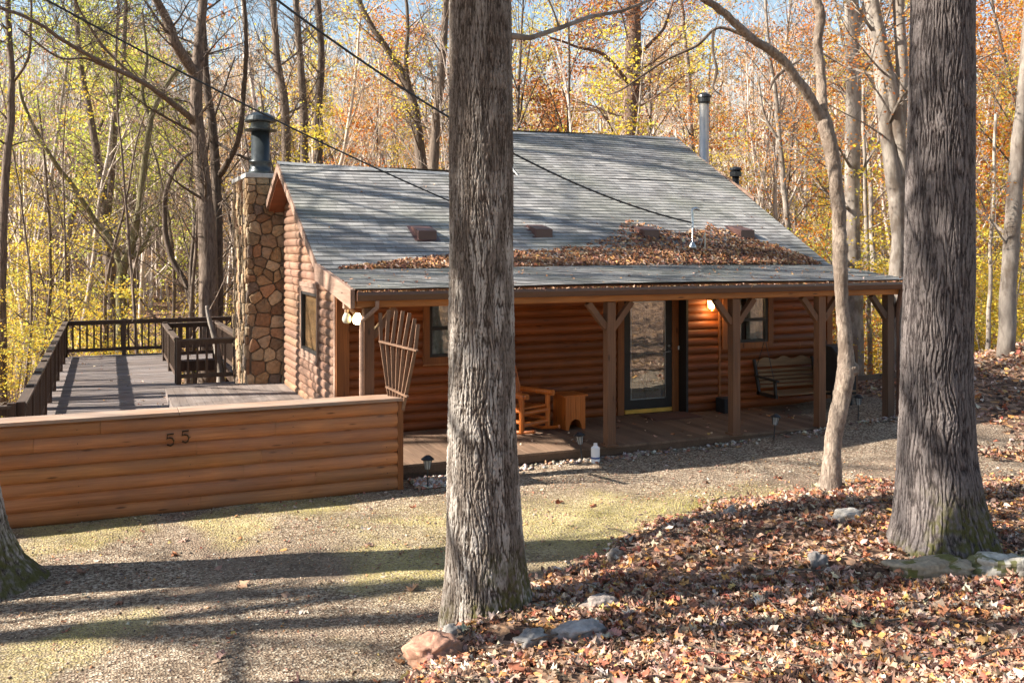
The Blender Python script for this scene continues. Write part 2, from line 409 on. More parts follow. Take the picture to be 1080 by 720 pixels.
def near_grid():
    n = 520
    t = np.linspace(-1, 1, n)
    w = np.sign(t) * (7.2 * np.abs(t) + 250 * np.abs(t) ** 6.5)
    X, Y = np.meshgrid(w + 4.0, w + 9.2, indexing='ij')
    x = X.ravel(); y = Y.ravel()
    z = ground(x, y)
    idx = np.arange(n * n).reshape(n, n)
    F = np.stack([idx[:-1, :-1], idx[1:, :-1], idx[1:, 1:], idx[:-1, 1:]], -1).reshape(-1, 4)
    V = np.stack([x, y, z], 1)
    lm = leafmask(x, y)
    moss = sstep(-.02, .3, fbm(x * .55, y * .55 + 4, 21) + .0) * .8
    l, d = ld(x, y)
    gx = np.exp(-(((l - 1.4) / 2.3) ** 2 + ((d - 10.9) / 1.25) ** 2)) * 1.3
    moss = np.clip(moss * 1.15 + 1.0 * gx, 0, 1) * sstep(13.3, 11.6, d)
    fm = lm[F].mean(1) > .5
    out = []
    for sel, nm, mt in ((fm, 'ground', M['litter']), (~fm, 'gravel_driveway', M['gravel'])):
        f = F[sel]; u, inv = np.unique(f.ravel(), return_inverse=True)
        me = npmesh(nm, V[u], inv.reshape(-1, 4), mt, None, True, {'moss': ('POINT', moss[u])})
        o = link(nm, me); tag(o, kind='structure'); out.append(o)
    return moss
near_grid()

# ------------------------------------------------------------------ rocks: seen at u, v; ground height guess; size
ROCKS = [(457, 690, .12, .19, .16, .10, (.36, .20, .14), 'flat reddish brown slab at the foot of the oak', .5, 1, 0),
 (1056, 592, .2, .30, .17, .14, (.46, .43, .37), 'pale rounded rock with a patch of green moss', -.3, 2, 1),
 (982, 594, .2, .40, .16, .11, (.34, .28, .20), 'long low brown rock before the large dark trunk', -.35, 3, 2),
 (862, 588, .17, .10, .07, .09, (.22, .20, .19), 'small dark grey rock in the leaves', .2, 4, 0),
 (893, 548, .1, .16, .10, .08, (.46, .42, .37), 'whitish flat rock in sunlit leaves left of the dark trunk', 0, 5, 0),
 (650, 572, .0, .09, .07, .08, (.34, .29, .24), 'brown stone at the edge of the grass', 0, 6, 0),
 (612, 662, .13, .19, .11, .06, (.33, .31, .30), 'broad flat grey rock in shaded leaves', .1, 7, 0),
 (632, 636, .13, .14, .09, .07, (.30, .25, .22), 'rounded brown rock among leaves right of the oak', .1, 8, 0),
 (478, 662, .1, .09, .06, .06, (.34, .31, .28), 'pale grey stone touching the left foot of the oak', .1, 9, 0),
 (560, 668, .15, .14, .09, .06, (.30, .28, .26), 'grey stone half buried in leaves below the oak', .6, 10, 0),
 (770, 548, .0, .10, .07, .08, (.32, .28, .24), 'small tan stone by the weeds', .6, 11, 0)]
def rp(u, v, zz=.1):
    d = (CH - zz) * CF / (v - V0); q = at(u, v, d); return (q.x, q.y)
def offrock(x, y):
    k = np.ones_like(x)
    for q in ROCKS:
        px, py = rp(*q[:3]); c, s = math.cos(q[8]), math.sin(q[8]); dx, dy = x - px, y - py
        r = np.hypot((dx * c + dy * s) / q[3], (-dx * s + dy * c) / q[4]); k = k * np.where(r < .95, .06, np.where(r < 1.5, .6, 1))
    return k
# ------------------------------------------------------------------ scattered leaves
LEAF_PAL = [((.28, .165, .12), 5), ((.42, .27, .195), 6), ((.56, .39, .285), 5), ((.49, .22, .12), 4.2), ((.32, .115, .075), 2.6),
            ((.60, .31, .11), 2.2), ((.64, .51, .39), 2.4), ((.66, .45, .16), .35), ((.16, .10, .07), 2.4), ((.68, .59, .50), .35)]
def leaf_cols(n, rs, pal=LEAF_PAL, hue=.12):
    w = np.array([p[1] for p in pal], float); w /= w.sum()
    c = np.array([p[0] for p in pal])[rs.choice(len(pal), n, p=w)]
    return np.clip(c * (1 + hue * rs.randn(n, 1)) * (1 + .06 * rs.randn(n, 3)), .01, .9)
def leaf_outline(kind):
    if kind == 'oak':
        h = [(0, 0), (.05, .12), (.22, .20), (.10, .32), (.36, .42), (.14, .54), (.38, .68), (.13, .74), (.20, .90), (0, 1.0)]
    elif kind == 'maple':
        h = [(0, 0), (.10, .06), (.40, .02), (.24, .22), (.52, .50), (.40, .54), (.20, .50), (.22, .76), (.12, .74), (0, 1.0)]
    else:
        h = [(0, 0), (.16, .2), (.24, .5), (.12, .82), (0, 1)]
    return np.array(h)
def leaves(name, x, y, z, size, nrm_tilt, rs, kind='simple', cols=None, base_n=None, mat=None):
    n = len(x); h = leaf_outline(kind); k = len(h)
    # strip of quads: midrib points + right points + left points
    mid = np.stack([np.zeros(k), h[:, 1]], 1)
    loc = np.concatenate([mid, h, h * [-1, 1]], 0)                    # 3k verts
    lx = loc[:, 0][None] * size[:, None]; ly = (loc[:, 1][None] - .5) * size[:, None]
    curl = rs.randn(n)[:, None] * .8; fold = rs.randn(n)[:, None] * .6
    t = loc[:, 1][None] - .5
    lz = size[:, None] * (curl * (t ** 2 - .08) + fold * np.abs(loc[:, 0])[None] * .9 + .12 * rs.randn(n, len(loc)) * (np.abs(loc[:, 0])[None] > 0))
    yaw = rs.rand(n) * 2 * PI; tl = np.abs(rs.randn(n)) * nrm_tilt; ta = rs.rand(n) * 2 * PI
    cy, sy = np.cos(yaw)[:, None], np.sin(yaw)[:, None]
    X = lx * cy - ly * sy; Y = lx * sy + ly * cy; Z = lz
    ax, ay = np.cos(ta)[:, None], np.sin(ta)[:, None]; ct, st = np.cos(tl)[:, None], np.sin(tl)[:, None]
    dp = X * ax + Y * ay                                               # rotate around axis (-ay,ax)
    Xn = X + ax * (dp * (ct - 1) - Z * st) * 1.0; Yn = Y + ay * (dp * (ct - 1) - Z * st); Zn = Z * ct + dp * st
    if base_n is not None:                                             # lay onto slope: z += slope*y
        Zn = Zn + base_n * Yn
    V = np.stack([Xn + x[:, None], Yn + y[:, None], Zn + z[:, None]], -1)
    if kind == 'simple': V[..., 2] = V[..., 2]
    q = []
    for i in range(k - 1):
        q.append((i, k + i, k + i + 1, i + 1)); q.append((i, i + 1, 2 * k + i + 1, 2 * k + i))
    q = np.array(q)
    F = (q[None] + (np.arange(n) * 3 * k)[:, None, None]).reshape(-1, 4)
    c = leaf_cols(n, rs) if cols is None else cols
    C = np.repeat(c, len(q), 0)
    return V.reshape(-1, 3), F, C
def join(parts):
    V = []; F = []; C = []; k = 0
    for v, f, c in parts: V.append(v); F.append(f + k); C.append(c); k += len(v)
    return np.concatenate(V), np.concatenate(F), np.concatenate(C)
rs = np.random.RandomState(5)
parts = []
# near mound: sample in (l,d), keep by leafmask
def samp(n, l0, l1, d0, d1, fn):
    l = rs.uniform(l0, l1, n); d = np.sqrt(rs.uniform(d0 ** 2, d1 ** 2, n)); x, y = xy(l, d)
    k = rs.rand(n) < fn(x, y) * offrock(x, y); return x[k], y[k]
def thin(x, y): return leafmask(x, y) * np.clip(.62 + 1.1 * fbm(x * .9, y * .9, 83, 4), .10, 1)
def add_leaves(n, box, fn, s0, s1, tilt, lift, kind):
    if fn is leafmask: fn = thin
    x, y = samp(n, *box, fn)
    sz = rs.uniform(s0, s1, len(x)); z = ground(x, y) + rs.rand(len(x)) ** 1.6 * lift + .008
    parts.append(leaves('l', x, y, z, sz, tilt, rs, kind))
add_leaves(8500, (-1.6, 4.4, 4.2, 8.3), leafmask, .045, .125, .28, .035, 'oak')
add_leaves(4200, (-1.6, 4.4, 4.2, 8.3), leafmask, .05, .12, .30, .04, 'maple')
add_leaves(16000, (-1.6, 4.4, 4.2, 8.3), leafmask, .025, .08, .4, .035, 'simple')
add_leaves(11000, (-1.2, 7.4, 8.0, 13.4), leafmask, .05, .12, .4, .05, 'oak')
add_leaves(20000, (-1.2, 7.4, 8.0, 13.4), leafmask, .035, .10, .5, .06, 'simple')
add_leaves(9000, (3.0, 13.5, 12.5, 24), lambda x, y: leafmask(x, y) * (x > 12.9), .08, .14, .6, .08, 'simple')
add_leaves(2600, (6.2, 10.8, 13.6, 15.3), lambda x, y: leafmask(x, y), .07, .13, .7, .12, 'simple')
add_leaves(6000, (-9, 1.5, 22, 34), lambda x, y: (leafmask(x, y) > .5) * .8, .10, .16, .5, .04, 'simple')
V, F, C = join(parts)
tag(link('fallen_leaves', npmesh('fallen_leaves', V, F, M['leaf'], C)), 'brown, orange and tan oak and maple leaves covering the bank', 'leaves', kind='stuff')
# sparse ones and small fragments on the drive
parts = []
add_leaves(900, (-6, 7, 5.6, 13.5), lambda x, y: (1 - leafmask(x, y)) * (y < 12.3) * .55, .04, .085, .35, .01, 'simple')
add_leaves(120, (-6, 7, 5.6, 13.5), lambda x, y: (1 - leafmask(x, y)) * (y < 12.1) * .8, .09, .15, .35, .01, 'maple')
add_leaves(26000, (-7, 8, 5.8, 14.5), lambda x, y: (1 - leafmask(x, y)) * (y < 12.4) * np.clip(.4 + 1.6 * fbm(x * .8, y * 1.3, 71, 3), .05, 1), .012, .034, .6, .006, 'simple')
V, F, C = join(parts)
tag(link('scattered_leaves', npmesh('scattered_leaves', V, F, M['leaf'], C)), 'small leaves and leaf scraps strewn over the gravel drive', 'leaves', kind='stuff')

def stones(x, y, z, s, cols, flat=.6):
    n = len(x)
    o = np.array([(1, 0, 0), (-1, 0, 0), (0, 1, 0), (0, -1, 0), (0, 0, 1), (0, 0, -1)], float)
    V = o[None] * s[:, None, None] * (1 + .3 * rs.randn(n, 6, 1)) * np.array([1, 1, flat])
    V = V + rs.randn(n, 6, 3) * s[:, None, None] * .18
    yaw = rs.rand(n) * 2 * PI; c, sn = np.cos(yaw)[:, None], np.sin(yaw)[:, None]
    X = V[..., 0] * c - V[..., 1] * sn; Y = V[..., 0] * sn + V[..., 1] * c
    V = np.stack([X + x[:, None], Y + y[:, None], V[..., 2] + z[:, None]], -1)
    t = np.array([(0, 2, 4), (2, 1, 4), (1, 3, 4), (3, 0, 4), (2, 0, 5), (1, 2, 5), (3, 1, 5), (0, 3, 5)])
    F = (t[None] + (np.arange(n) * 6)[:, None, None]).reshape(-1, 3)
    return V.reshape(-1, 3), F, np.repeat(cols, 8, 0)
x, y = samp(62000, -7.5, 8.5, 5.7, 14.6, lambda x, y: (1 - leafmask(x, y)) * (y < 12.5) * np.clip(.55 + 1.3 * fbm(x * .6, y * 1.1, 61, 3), .08, 1))
gp = [((.17, .12, .09), 3), ((.29, .215, .155), 4), ((.44, .355, .26), 3), ((.64, .56, .44), 1.5), ((.28, .15, .09), 2), ((.09, .07, .06), 2)]
V, F, C = stones(x, y, ground(x, y) + .002, rs.uniform(.0035, .009, len(x)) * (1 + 1.6 * (rs.rand(len(x)) < .05)), leaf_cols(len(x), rs, gp))
tag(link('loose_gravel', npmesh('loose_gravel', V, F, M['gravelstone'], C)), 'loose grey and tan gravel chips on the drive', 'gravel', kind='stuff')
# fallen twigs
mb = MB()
for i in range(230):
    l = rs.uniform(-1, 7.2); d = rs.uniform(5, 13); x, y = xy(l, d)
    if leafmask(np.array([x]), np.array([y]))[0] < .6: continue
    a = rs.rand() * 6.28; L = rs.uniform(.1, .55); z = gz(x, y) + .045; P = [Vector((x, y, z))]
    for k in range(4): a += rs.randn() * .3; P.append(P[-1] + Vector((math.cos(a), math.sin(a), rs.randn() * .08)) * L / 4)
    mb.tube(P, [.006, .005, .004, .003, .002] if L < .4 else [.011, .009, .007, .005, .003], 5)
    if L > .25: q = P[2]; a += .8; mb.tube([q, q + Vector((math.cos(a), math.sin(a), .15)) * L * .3], [.004, .002], 4)
tag(mb.build('fallen_twigs', M['bark'], None, org=(0, 0, 0)), 'small dark twigs lying among the leaves', 'twigs', kind='stuff')
# grass
def blades(x, y, hh, w, cols):
    n = len(x); z = ground(x, y); a = rs.rand(n) * 2 * PI; lean = rs.randn(n, 2) * .5 * hh[:, None]
    dx, dy = np.cos(a) * w, np.sin(a) * w
    V = np.stack([np.stack([x - dx, y - dy, z - .005], -1), np.stack([x + dx, y + dy, z - .005], -1),
                  np.stack([x + lean[:, 0], y + lean[:, 1], z + hh], -1)], 1)
    return V.reshape(-1, 3), np.arange(3 * n).reshape(-1, 3), cols
gpal = [((.30, .28, .07), 2), ((.50, .43, .12), 3), ((.62, .53, .24), 3), ((.19, .21, .05), 1)]
def gfn(x, y):
    l, d = ld(x, y)
    return np.clip(1.2 * np.exp(-(((l - 1.4) / 2.2) ** 2 + ((d - 10.9) / 1.15) ** 2)) + .9 * sstep(.0, .35, fbm(x * .55, y * .55 + 4, 21)), 0, 1) * (1 - leafmask(x, y)) * (d < 13) * (y < 12)
x, y = samp(45000, -6.5, 5, 6, 13, gfn)
V, F, C = blades(x, y, rs.uniform(.008, .026, len(x)), .003, leaf_cols(len(x), rs, gpal))
x, y = samp(1500, 1.2, 2.6, 10.3, 12.0, lambda x, y: sstep(.35, .0, np.abs(np.interp(ld(x, y)[0], _bl, _bd) - ld(x, y)[1])) * sstep(-.1, .3, pnoise(x * 3, y * 3, 44)))
v2, f2, c2 = blades(x, y, rs.uniform(.06, .2, len(x)), .004, leaf_cols(len(x), rs, gpal))
x, y = samp(500, -1.2, -.5, 5.6, 7.2, lambda x, y: sstep(.3, .0, np.abs(np.interp(ld(x, y)[0], _bl, _bd) - ld(x, y)[1])))
v3, f3, c3 = blades(x, y, rs.uniform(.03, .1, len(x)), .003, leaf_cols(len(x), rs, gpal))
V, F, C = join([(V, F, C), (v2, f2, c2), (v3, f3, c3)])
tag(link('thin_grass', npmesh('thin_grass', V, F, M['grass'], C)), 'thin yellow green grass and moss in the gravel', 'grass', kind='stuff')
# ------------------------------------------------------------------ the cabin
YW = 14.87; YB = 14.63; YF = 12.64; XL = 3.35; XR = 12.8
YBRK, ZBRK, SL = 14.65, 2.63, .5013
def zroof(y): return ZBRK + (y - YBRK) * SL if y > YBRK else 2.42 + (y - 12.51) * (ZBRK - 2.42) / (YBRK - 12.51)
cabin = thing('log_cabin', (8, 17, 0), 'low log cabin with grey shingle roof, long front porch and stone chimney', 'cabin')

def log_wall(mb, O, U, Nn, L, z0, z1, openings=(), clip=None, course=.148, bulge=.034, seed=1, wav=.004, joints=(1.8, 4.2), tone=(.68, 1.18)):
    r = random.Random(seed); O = Vector(O); U = Vector(U); Nn = Vector(Nn); n = int(round((z1 - z0) / course)); K = 8
    for i in range(n):
        a = z0 + i * course; b = a + course; zm = (a + b) / 2
        u0, u1 = 0, L
        if clip:
            u0, u1 = clip(zm)
            if u1 <= u0: continue
        iv = [(u0, u1)]
        for (p, q, za, zb) in openings:
            if zm > za and zm < zb:
                nv = []
                for s, e in iv:
                    if q <= s or p >= e: nv.append((s, e)); continue
                    if p > s: nv.append((s, p))
                    if q < e: nv.append((q, e))
                iv = nv
        for s, e in iv:
            cuts = [s]
            while True:
                nx = cuts[-1] + r.uniform(*joints)
                if nx > e - .5: break
                cuts.append(nx)
            cuts.append(e)
            for p, q in zip(cuts[:-1], cuts[1:]):
                p2 = p + .003; q2 = q - .003
                g = r.uniform(*tone); c = (g * r.uniform(.97, 1.04), g, g * r.uniform(.9, 1.06))
                m = max(2, int((q2 - p2) / .35) + 1); vs = []; off = r.uniform(-.002, .003); ph = r.uniform(0, 6)
                for j in range(m):
                    u = p2 + (q2 - p2) * j / (m - 1)
                    for k in range(K + 1):
                        t = k / K; w = bulge * (1 - abs(2 * t - 1) ** 2.4) ** .8 + off + wav * .4 * math.sin(u * 2.1 + ph)
                        dz = wav * .5 * math.sin(u * 1.3 + i)
                        vs.append(O + U * u + Nn * w + Vector((0, 0, a + t * course + dz - O.z)))
                fs = []
                for j in range(m - 1):
                    for k in range(K):
                        A = j * (K + 1) + k; B = A + K + 1; fs.append((A, B, B + 1, A + 1))
                mb.add(vs, fs, c)
X, Y_, Z = (1, 0, 0), (0, 1, 0), (0, 0, 1)
def orient(o):   # outward consistent enough for smooth shading
    return o
# front wall, left part (recessed) and right part
winL = (4.83, 6.15, 1.19, 2.12); winR = (10.43, 11.32, 1.22, 2.05); door = (8.41, 9.39, .0, 2.1)
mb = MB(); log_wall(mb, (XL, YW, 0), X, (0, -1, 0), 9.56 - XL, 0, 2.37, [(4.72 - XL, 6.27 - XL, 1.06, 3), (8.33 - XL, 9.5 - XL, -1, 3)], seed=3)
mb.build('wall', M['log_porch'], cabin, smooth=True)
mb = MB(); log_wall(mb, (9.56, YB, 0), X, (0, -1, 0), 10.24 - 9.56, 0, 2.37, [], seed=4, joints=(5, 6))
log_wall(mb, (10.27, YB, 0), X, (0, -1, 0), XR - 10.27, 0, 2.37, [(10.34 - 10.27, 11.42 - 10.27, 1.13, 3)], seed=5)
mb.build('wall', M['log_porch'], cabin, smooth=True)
# core walls behind the siding
def yridge(x): return 18.52 - .075 * (x - 3) if x < 7.85 else 20.62 + .045 * (x - 8.7)
mb = MB()
mb.box(XL + .01, 4.80, YW + .003, YW + .13, -.3, 2.5); mb.box(6.18, 8.40, YW + .003, YW + .13, -.3, 2.5); mb.box(4.80, 6.18, YW + .003, YW + .13, -.3, 1.18)
mb.box(4.80, 6.18, YW + .003, YW + .13, 2.13, 2.5); mb.box(8.40, 9.40, YW + .003, YW + .13, 2.12, 2.5); mb.box(9.40, 9.56, YW + .003, YW + .13, -.3, 2.5)
mb.box(9.56, 10.42, YB + .003, YB + .13, -.3, 2.5); mb.box(11.33, XR, YB + .003, YB + .13, -.3, 2.5); mb.box(10.42, 11.33, YB + .003, YB + .13, -.3, 1.21); mb.box(10.42, 11.33, YB + .003, YB + .13, 2.06, 2.5)
mb.box(XR - .12, XR, YB + .14, 24.5, -3, 2.6)
mb.box(XL + .01, XR - .13, 24.4, 24.5, -3, 2.3)
mb.build('inner_wall', M['log_plain'], cabin)
# gable walls as polygons
mb = MB()
pk = 18.45
for x0, x1, ys in ((XL + .02, XL + .14, [(YW + .01, -.8), (YW + .01, zroof(YW) - .12), (pk, zroof(pk) - .14), (22.2, zroof(pk) - .14 - SL * 3.75), (22.2, -.8)]),
                   (XR - .12, XR, [(YB + .14, 2.61), (20.8, zroof(20.8) - .14), (24.5, zroof(20.8) - .14 - SL * 3.7), (24.5, 2.61)]),
                   (7.9, 8.0, [(16, 2.5), (20.65, zroof(20.65) - .14), (24, zroof(20.65) - .14 - SL * 3.4), (24, 2.5)])):
    n = len(ys); vs = [(x0, y, z) for y, z in ys] + [(x1, y, z) for y, z in ys]
    mb = MB(); mb.add(vs, [tuple(range(n)), tuple(range(2 * n - 1, n - 1, -1))] + [(i, i + n, (i + 1) % n + n, (i + 1) % n) for i in range(n)]); mb.build('gable_core', M['log_plain'], cabin)
# gable siding
GW = (16.36, 17.77, 1.10, 2.16)
def gclip(z):
    hi = 22.2
    yl = YW
    if z > 2.45: yl = YBRK + (z + .12 - ZBRK) / SL
    yr = 2 * pk - yl if z > 2.45 else hi
    return (yl - YW, min(yr, hi) - YW)
mb = MB(); log_wall(mb, (XL, YW, -.29), Y_, (-1, 0, 0), 22.2 - YW, -.29, 4.6, [(16.3 - YW, 17.83 - YW, 1.03, 2.22)], gclip, seed=8, joints=(9, 10))
mb.build('wall', M['log_gable'], cabin, smooth=True)
# corner boards / trims
for a in ((XL - .055, XL + .15, YW - .065, YW + .001, -.2, 2.36), (10.235, 10.275, YB - .05, YB + .001, 0, 2.36), (XR - .1, XR + .03, YB - .06, YB + .001, -.2, 2.36)):
    mb = MB(); mb.box(*a); mb.build('corner_board', M['trim'], cabin, bevel=.004)
mb = MB(); mb.box(9.54, 9.585, YB - .045, YW - .001, -.01, 2.36); mb.build('corner_board', M['darkframe'], cabin)  # wall return at the step; its porch shade is put into the dark colour
mb = MB(); mb.box(XL - .07, XL - .0, YW - .005, YW + .10, -.2, 2.34); mb.build('corner_board', M['rakeb'], cabin, bevel=.004)

def window(x0, x1, z0, z1, y, trimw=.12, sash=.035, mull=True, curtain=True):
    t = MB(); d = .06
    t.box(x0 - trimw, x0 - .012, y - d, y + .02, z0 - trimw, z1 + trimw); t.box(x1 + .012, x1 + trimw, y - d, y + .02, z0 - trimw, z1 + trimw)
    t.box(x0 - .0125, x1 + .0125, y - d + .003, y + .02, z0 - trimw, z0 - .012); t.box(x0 - .0125, x1 + .0125, y - d + .003, y + .02, z1 + .012, z1 + trimw)
    f = t.build('window', M['trim'], cabin, bevel=.004)
    s = MB(); s.box(x0 - .012, x0 + sash, y - .045, y + .05, z0 - .012, z1 + .012); s.box(x1 - sash, x1 + .012, y - .045, y + .05, z0 - .012, z1 + .012)
    s.box(x0 + sash, x1 - sash, y - .043, y + .05, z0 - .012, z0 + sash); s.box(x0 + sash, x1 - sash, y - .043, y + .05, z1 - sash, z1 + .012)
    if mull: s.box(x0 + sash, x1 - sash, y - .04, y + .03, (z0 + z1) / 2 - .02 - .02, (z0 + z1) / 2 + .015)
    s.build('frame', M['darkframe'], f)
    p = MB(); p.box(x0 + sash, x1 - sash, y + .0, y + .004, z0 + sash, z1 - sash); p.build('pane', M['glass'], f)
    if curtain:
        c = MB(); n = 46
        vs = []; fs = []
        for i in range(n + 1):
            u = x0 + (x1 - x0) * i / n; w = .025 * math.sin(i * 1.15) + .01 * math.sin(i * 2.7)
            vs += [(u, y + .12 + w, z0), (u, y + .12 + w, z1)]
        for i in range(n):
            if abs(i - n * .52) > 2.2: fs.append((2 * i, 2 * i + 2, 2 * i + 3, 2 * i + 1))
        c.add(vs, fs); c.build('curtain', M['curtain'], f, smooth=True)
    b = MB(); b.box(x0 - .1, x1 + .1, y + .5, y + .52, z0 - .2, z1 + .2); b.build('room_dark_sheet', M['black'], f)  # black sheet stands in for the darkness of the room behind the glass
window(*winL[:2], winL[2], winL[3], YW); window(winR[0], winR[1], winR[2], winR[3], YB)
# gable window
t = MB(); x = XL; y0, y1, z0, z1 = GW
t.box(x - .06, x + .02, y0 - .08, y0, z0 - .1, z1 + .09); t.box(x - .06, x + .02, y1, y1 + .08, z0 - .1, z1 + .09)
t.box(x - .057, x + .02, y0, y1, z0 - .1, z0); t.box(x - .075, x + .02, y0 - .09, y1 + .09, z1 + .0905, z1 + .17); t.box(x - .057, x + .02, y0, y1, z1, z1 + .09)
t.box(x - .075, x + .02, y0 - .09, y1 + .09, z0 - .15, z0 - .1005)
f = t.build('window', M['rakeb'], cabin, bevel=.004)
s = MB(); s.box(x - .05, x + .05, y0 + .0005, y0 + .05, z0 + .0005, z1); s.box(x - .05, x + .05, y1 - .05, y1 - .0005, z0 + .0005, z1); s.box(x - .048, x + .05, y0 + .05, y1 - .05, z0 + .0005, z0 + .05)
s.box(x - .048, x + .05, y0 + .05, y1 - .05, z1 - .05, z1 - .0005); s.build('frame', M['darkframe'], f)
p = MB(); p.box(x - .012, x - .008, y0 + .05, y1 - .05, z0 + .05, z1 - .05); p.build('pane', M['glass'], f)
c = MB(); vs = []; fs = []; n = 40
for i in range(n + 1):
    u = y0 + (y1 - y0) * i / n; w = .03 * math.sin(i * .9); vs += [(x + .15 + w, u, z0), (x + .15 + w, u, z1)]
for i in range(n): fs.append((2 * i, 2 * i + 2, 2 * i + 3, 2 * i + 1))
c.add(vs, fs); c.build('curtain', M['curtain_blue'], f, smooth=True)

# door
y = YW; t = MB()
t.box(8.28, 8.405, y - .06, y + .02, 0.0, 2.24); t.box(9.395, 9.53, y - .06, y + .02, 0.0, 2.24); t.box(8.405, 9.395, y - .058, y + .02, 2.12, 2.24)
df = t.build('door_casing', M['trim'], cabin, bevel=.004)
d_ = MB(); d_.box(8.41, 8.53, y - .05, y - .005, .09, 2.11); d_.box(9.26, 9.39, y - .05, y - .005, .09, 2.11); d_.box(8.53, 9.26, y - .049, y - .005, .09, .25); d_.box(8.53, 9.26, y - .049, y - .005, 2.0, 2.11)
dr = d_.build('door', M['darkframe'], cabin, bevel=.003)
p = MB(); p.box(8.53, 9.26, y - .028, y - .024, .25, 2.0); p.build('glass_pane', M['glassdoor'], dr)
p = MB()
for a, b in (((8.545, .265), (9.245, .265)), ((8.545, 1.985), (9.245, 1.985)), ((8.545, .265), (8.545, 1.985)), ((9.245, .265), (9.245, 1.985))):
    p.bar((a[0], y - .052, a[1]), (b[0], y - .052, b[1]), .007, .007)
p.build('glass_bead', M['galv'], dr)
h = MB(); h.tube([(9.32, y - .05, 1.09), (9.32, y - .10, 1.09)], .02, 10); h.tube([(9.325, y - .10, 1.09), (9.22, y - .105, 1.085)], [.012, .009], 8); h.tube([(9.32, y - .05, 1.19), (9.32, y - .075, 1.19)], .022, 10)
h.build('handle', M['galv'], dr, smooth=True)
p = MB(); p.box(8.42, 9.38, y - .07, y + .04, .02, .088); p.build('sill', M['brass'], df)
p = MB(); p.box(8.42, 9.38, y + .10, y + .14, .09, 2.1)
for q in range(2):
    for r_ in range(2): p.box(8.58 + q * .34, 8.86 + q * .34, y + .085, y + .0995, .25 + r_ * .95, 1.02 + r_ * .85)
p.build('inner_door', M['innerdoor'], df, bevel=.01)
p = MB(); p.box(9.51, 9.535, y - .07, y - .0605, 1.11, 1.18); p.build('doorbell', M['white'], df)

# porch posts and braces
for i, x in enumerate((3.24, 6.92, 9.16, 10.86, 12.33)):
    w = .07
    mt = M['darkpost'] if x > 12 else M['post']
    p = MB(); p.box(x - w, x + w, YF - w, YF + w, .0, 2.149); po = p.build('porch_post', mt, cabin, bevel=.006)
    b = MB()
    for s in (-1, 1):
        if i == 0 and s == -1: continue
        b.bar((x + s * .06, YF, 1.76), (x + s * .37, YF, 2.14), .09, .09, (0, 1, 0))
    b.build('brace', mt, po, bevel=.004)
    f = MB(); f.box(x - .1, x + .1, YF - .1, YF + .1, .001, .03) if i in (1, 2) else f.box(x - .075, x + .075, YF - .075, YF + .075, .001, .02); f.build('foot', M['post'], po)
# beam, fascia, gutter
p = MB(); p.box(3.06, 12.72, YF - .06, YF + .06, 2.15, 2.33); p.box(3.06, 12.72, YF - .11, YF - .062, 2.165, 2.39); p.build('porch_beam', M['trimx'], cabin, bevel=.004)
g = MB(); prof = [(-.12, 2.37), (-.125, 2.33), (-.10, 2.275), (-.085, 2.25), (-.0, 2.25)]
vs = []; fs = []
for xx in (3.04, 12.76):
    for (dy, z) in prof: vs.append((xx, 12.52 + dy, z))
    for (dy, z) in reversed(prof): vs.append((xx, 12.52 + dy + .004, z + .004 if dy > -.09 else z))
n = len(prof) * 2
fs = [(i, i + 1, i + 1 + n, i + n) for i in range(n - 1)] + [tuple(range(n)), tuple(range(2 * n - 1, n - 1, -1))]
g.add(vs, fs); g.box(3.04, 3.046, 12.40, 12.52, 2.25, 2.36); g.build('gutter', M['gutter'], cabin)
g = MB(); g.tube([(3.32, 12.47, 2.26), (3.32, 12.47, 2.16), (3.13, 12.54, 1.98), (3.13, 12.55, 1.85), (3.13, 12.55, -.15)], .032, 8); g.build('downspout', M['rakeb'], cabin)
g = MB(); g.tube([(12.47, 12.47, 2.26), (12.47, 12.52, 2.1), (12.47, 12.56, 1.9), (12.47, 12.56, .1), (12.52, 12.5, .0), (12.75, 12.4, -.08)], .038, 8); g.build('downspout', M['gutter'], cabin)
# porch ceiling
p = MB()
k = 0; yy = 12.58
while yy < 14.8:
    za = zroof(yy) - .13; zb = zroof(yy + .138) - .13
    p.add([(3.08, yy, za), (12.75, yy, za), (12.75, yy + .135, zb), (3.08, yy + .135, zb)], [(0, 3, 2, 1)]); yy += .14
p.build('porch_ceiling', M['soffit'], cabin)
# porch floor
fl = MB(); r = random.Random(4); xx = XL + .02
fl.box(XL - .0, 13.0, YF - .02, YF + .0, -.13, -.002, (.6, .55, .5))
while xx < 12.95:
    g_ = r.uniform(.75, 1.12); fl.box(xx, xx + .134, YF - .03 if xx > 3.5 else YF, YW - .005 if xx < 9.5 else YB - .005, -.032, r.uniform(-.002, .002), (g_, g_ * .98, g_ * .95)); xx += .139
fl.build('porch_floor', M['porchfloor'], cabin)
fr = MB(); fr.box(XL, 13.0, YF - .021 + .045, YW - .1, -.30, -.045); fr.build('floor_frame', M['darkpost'], cabin)

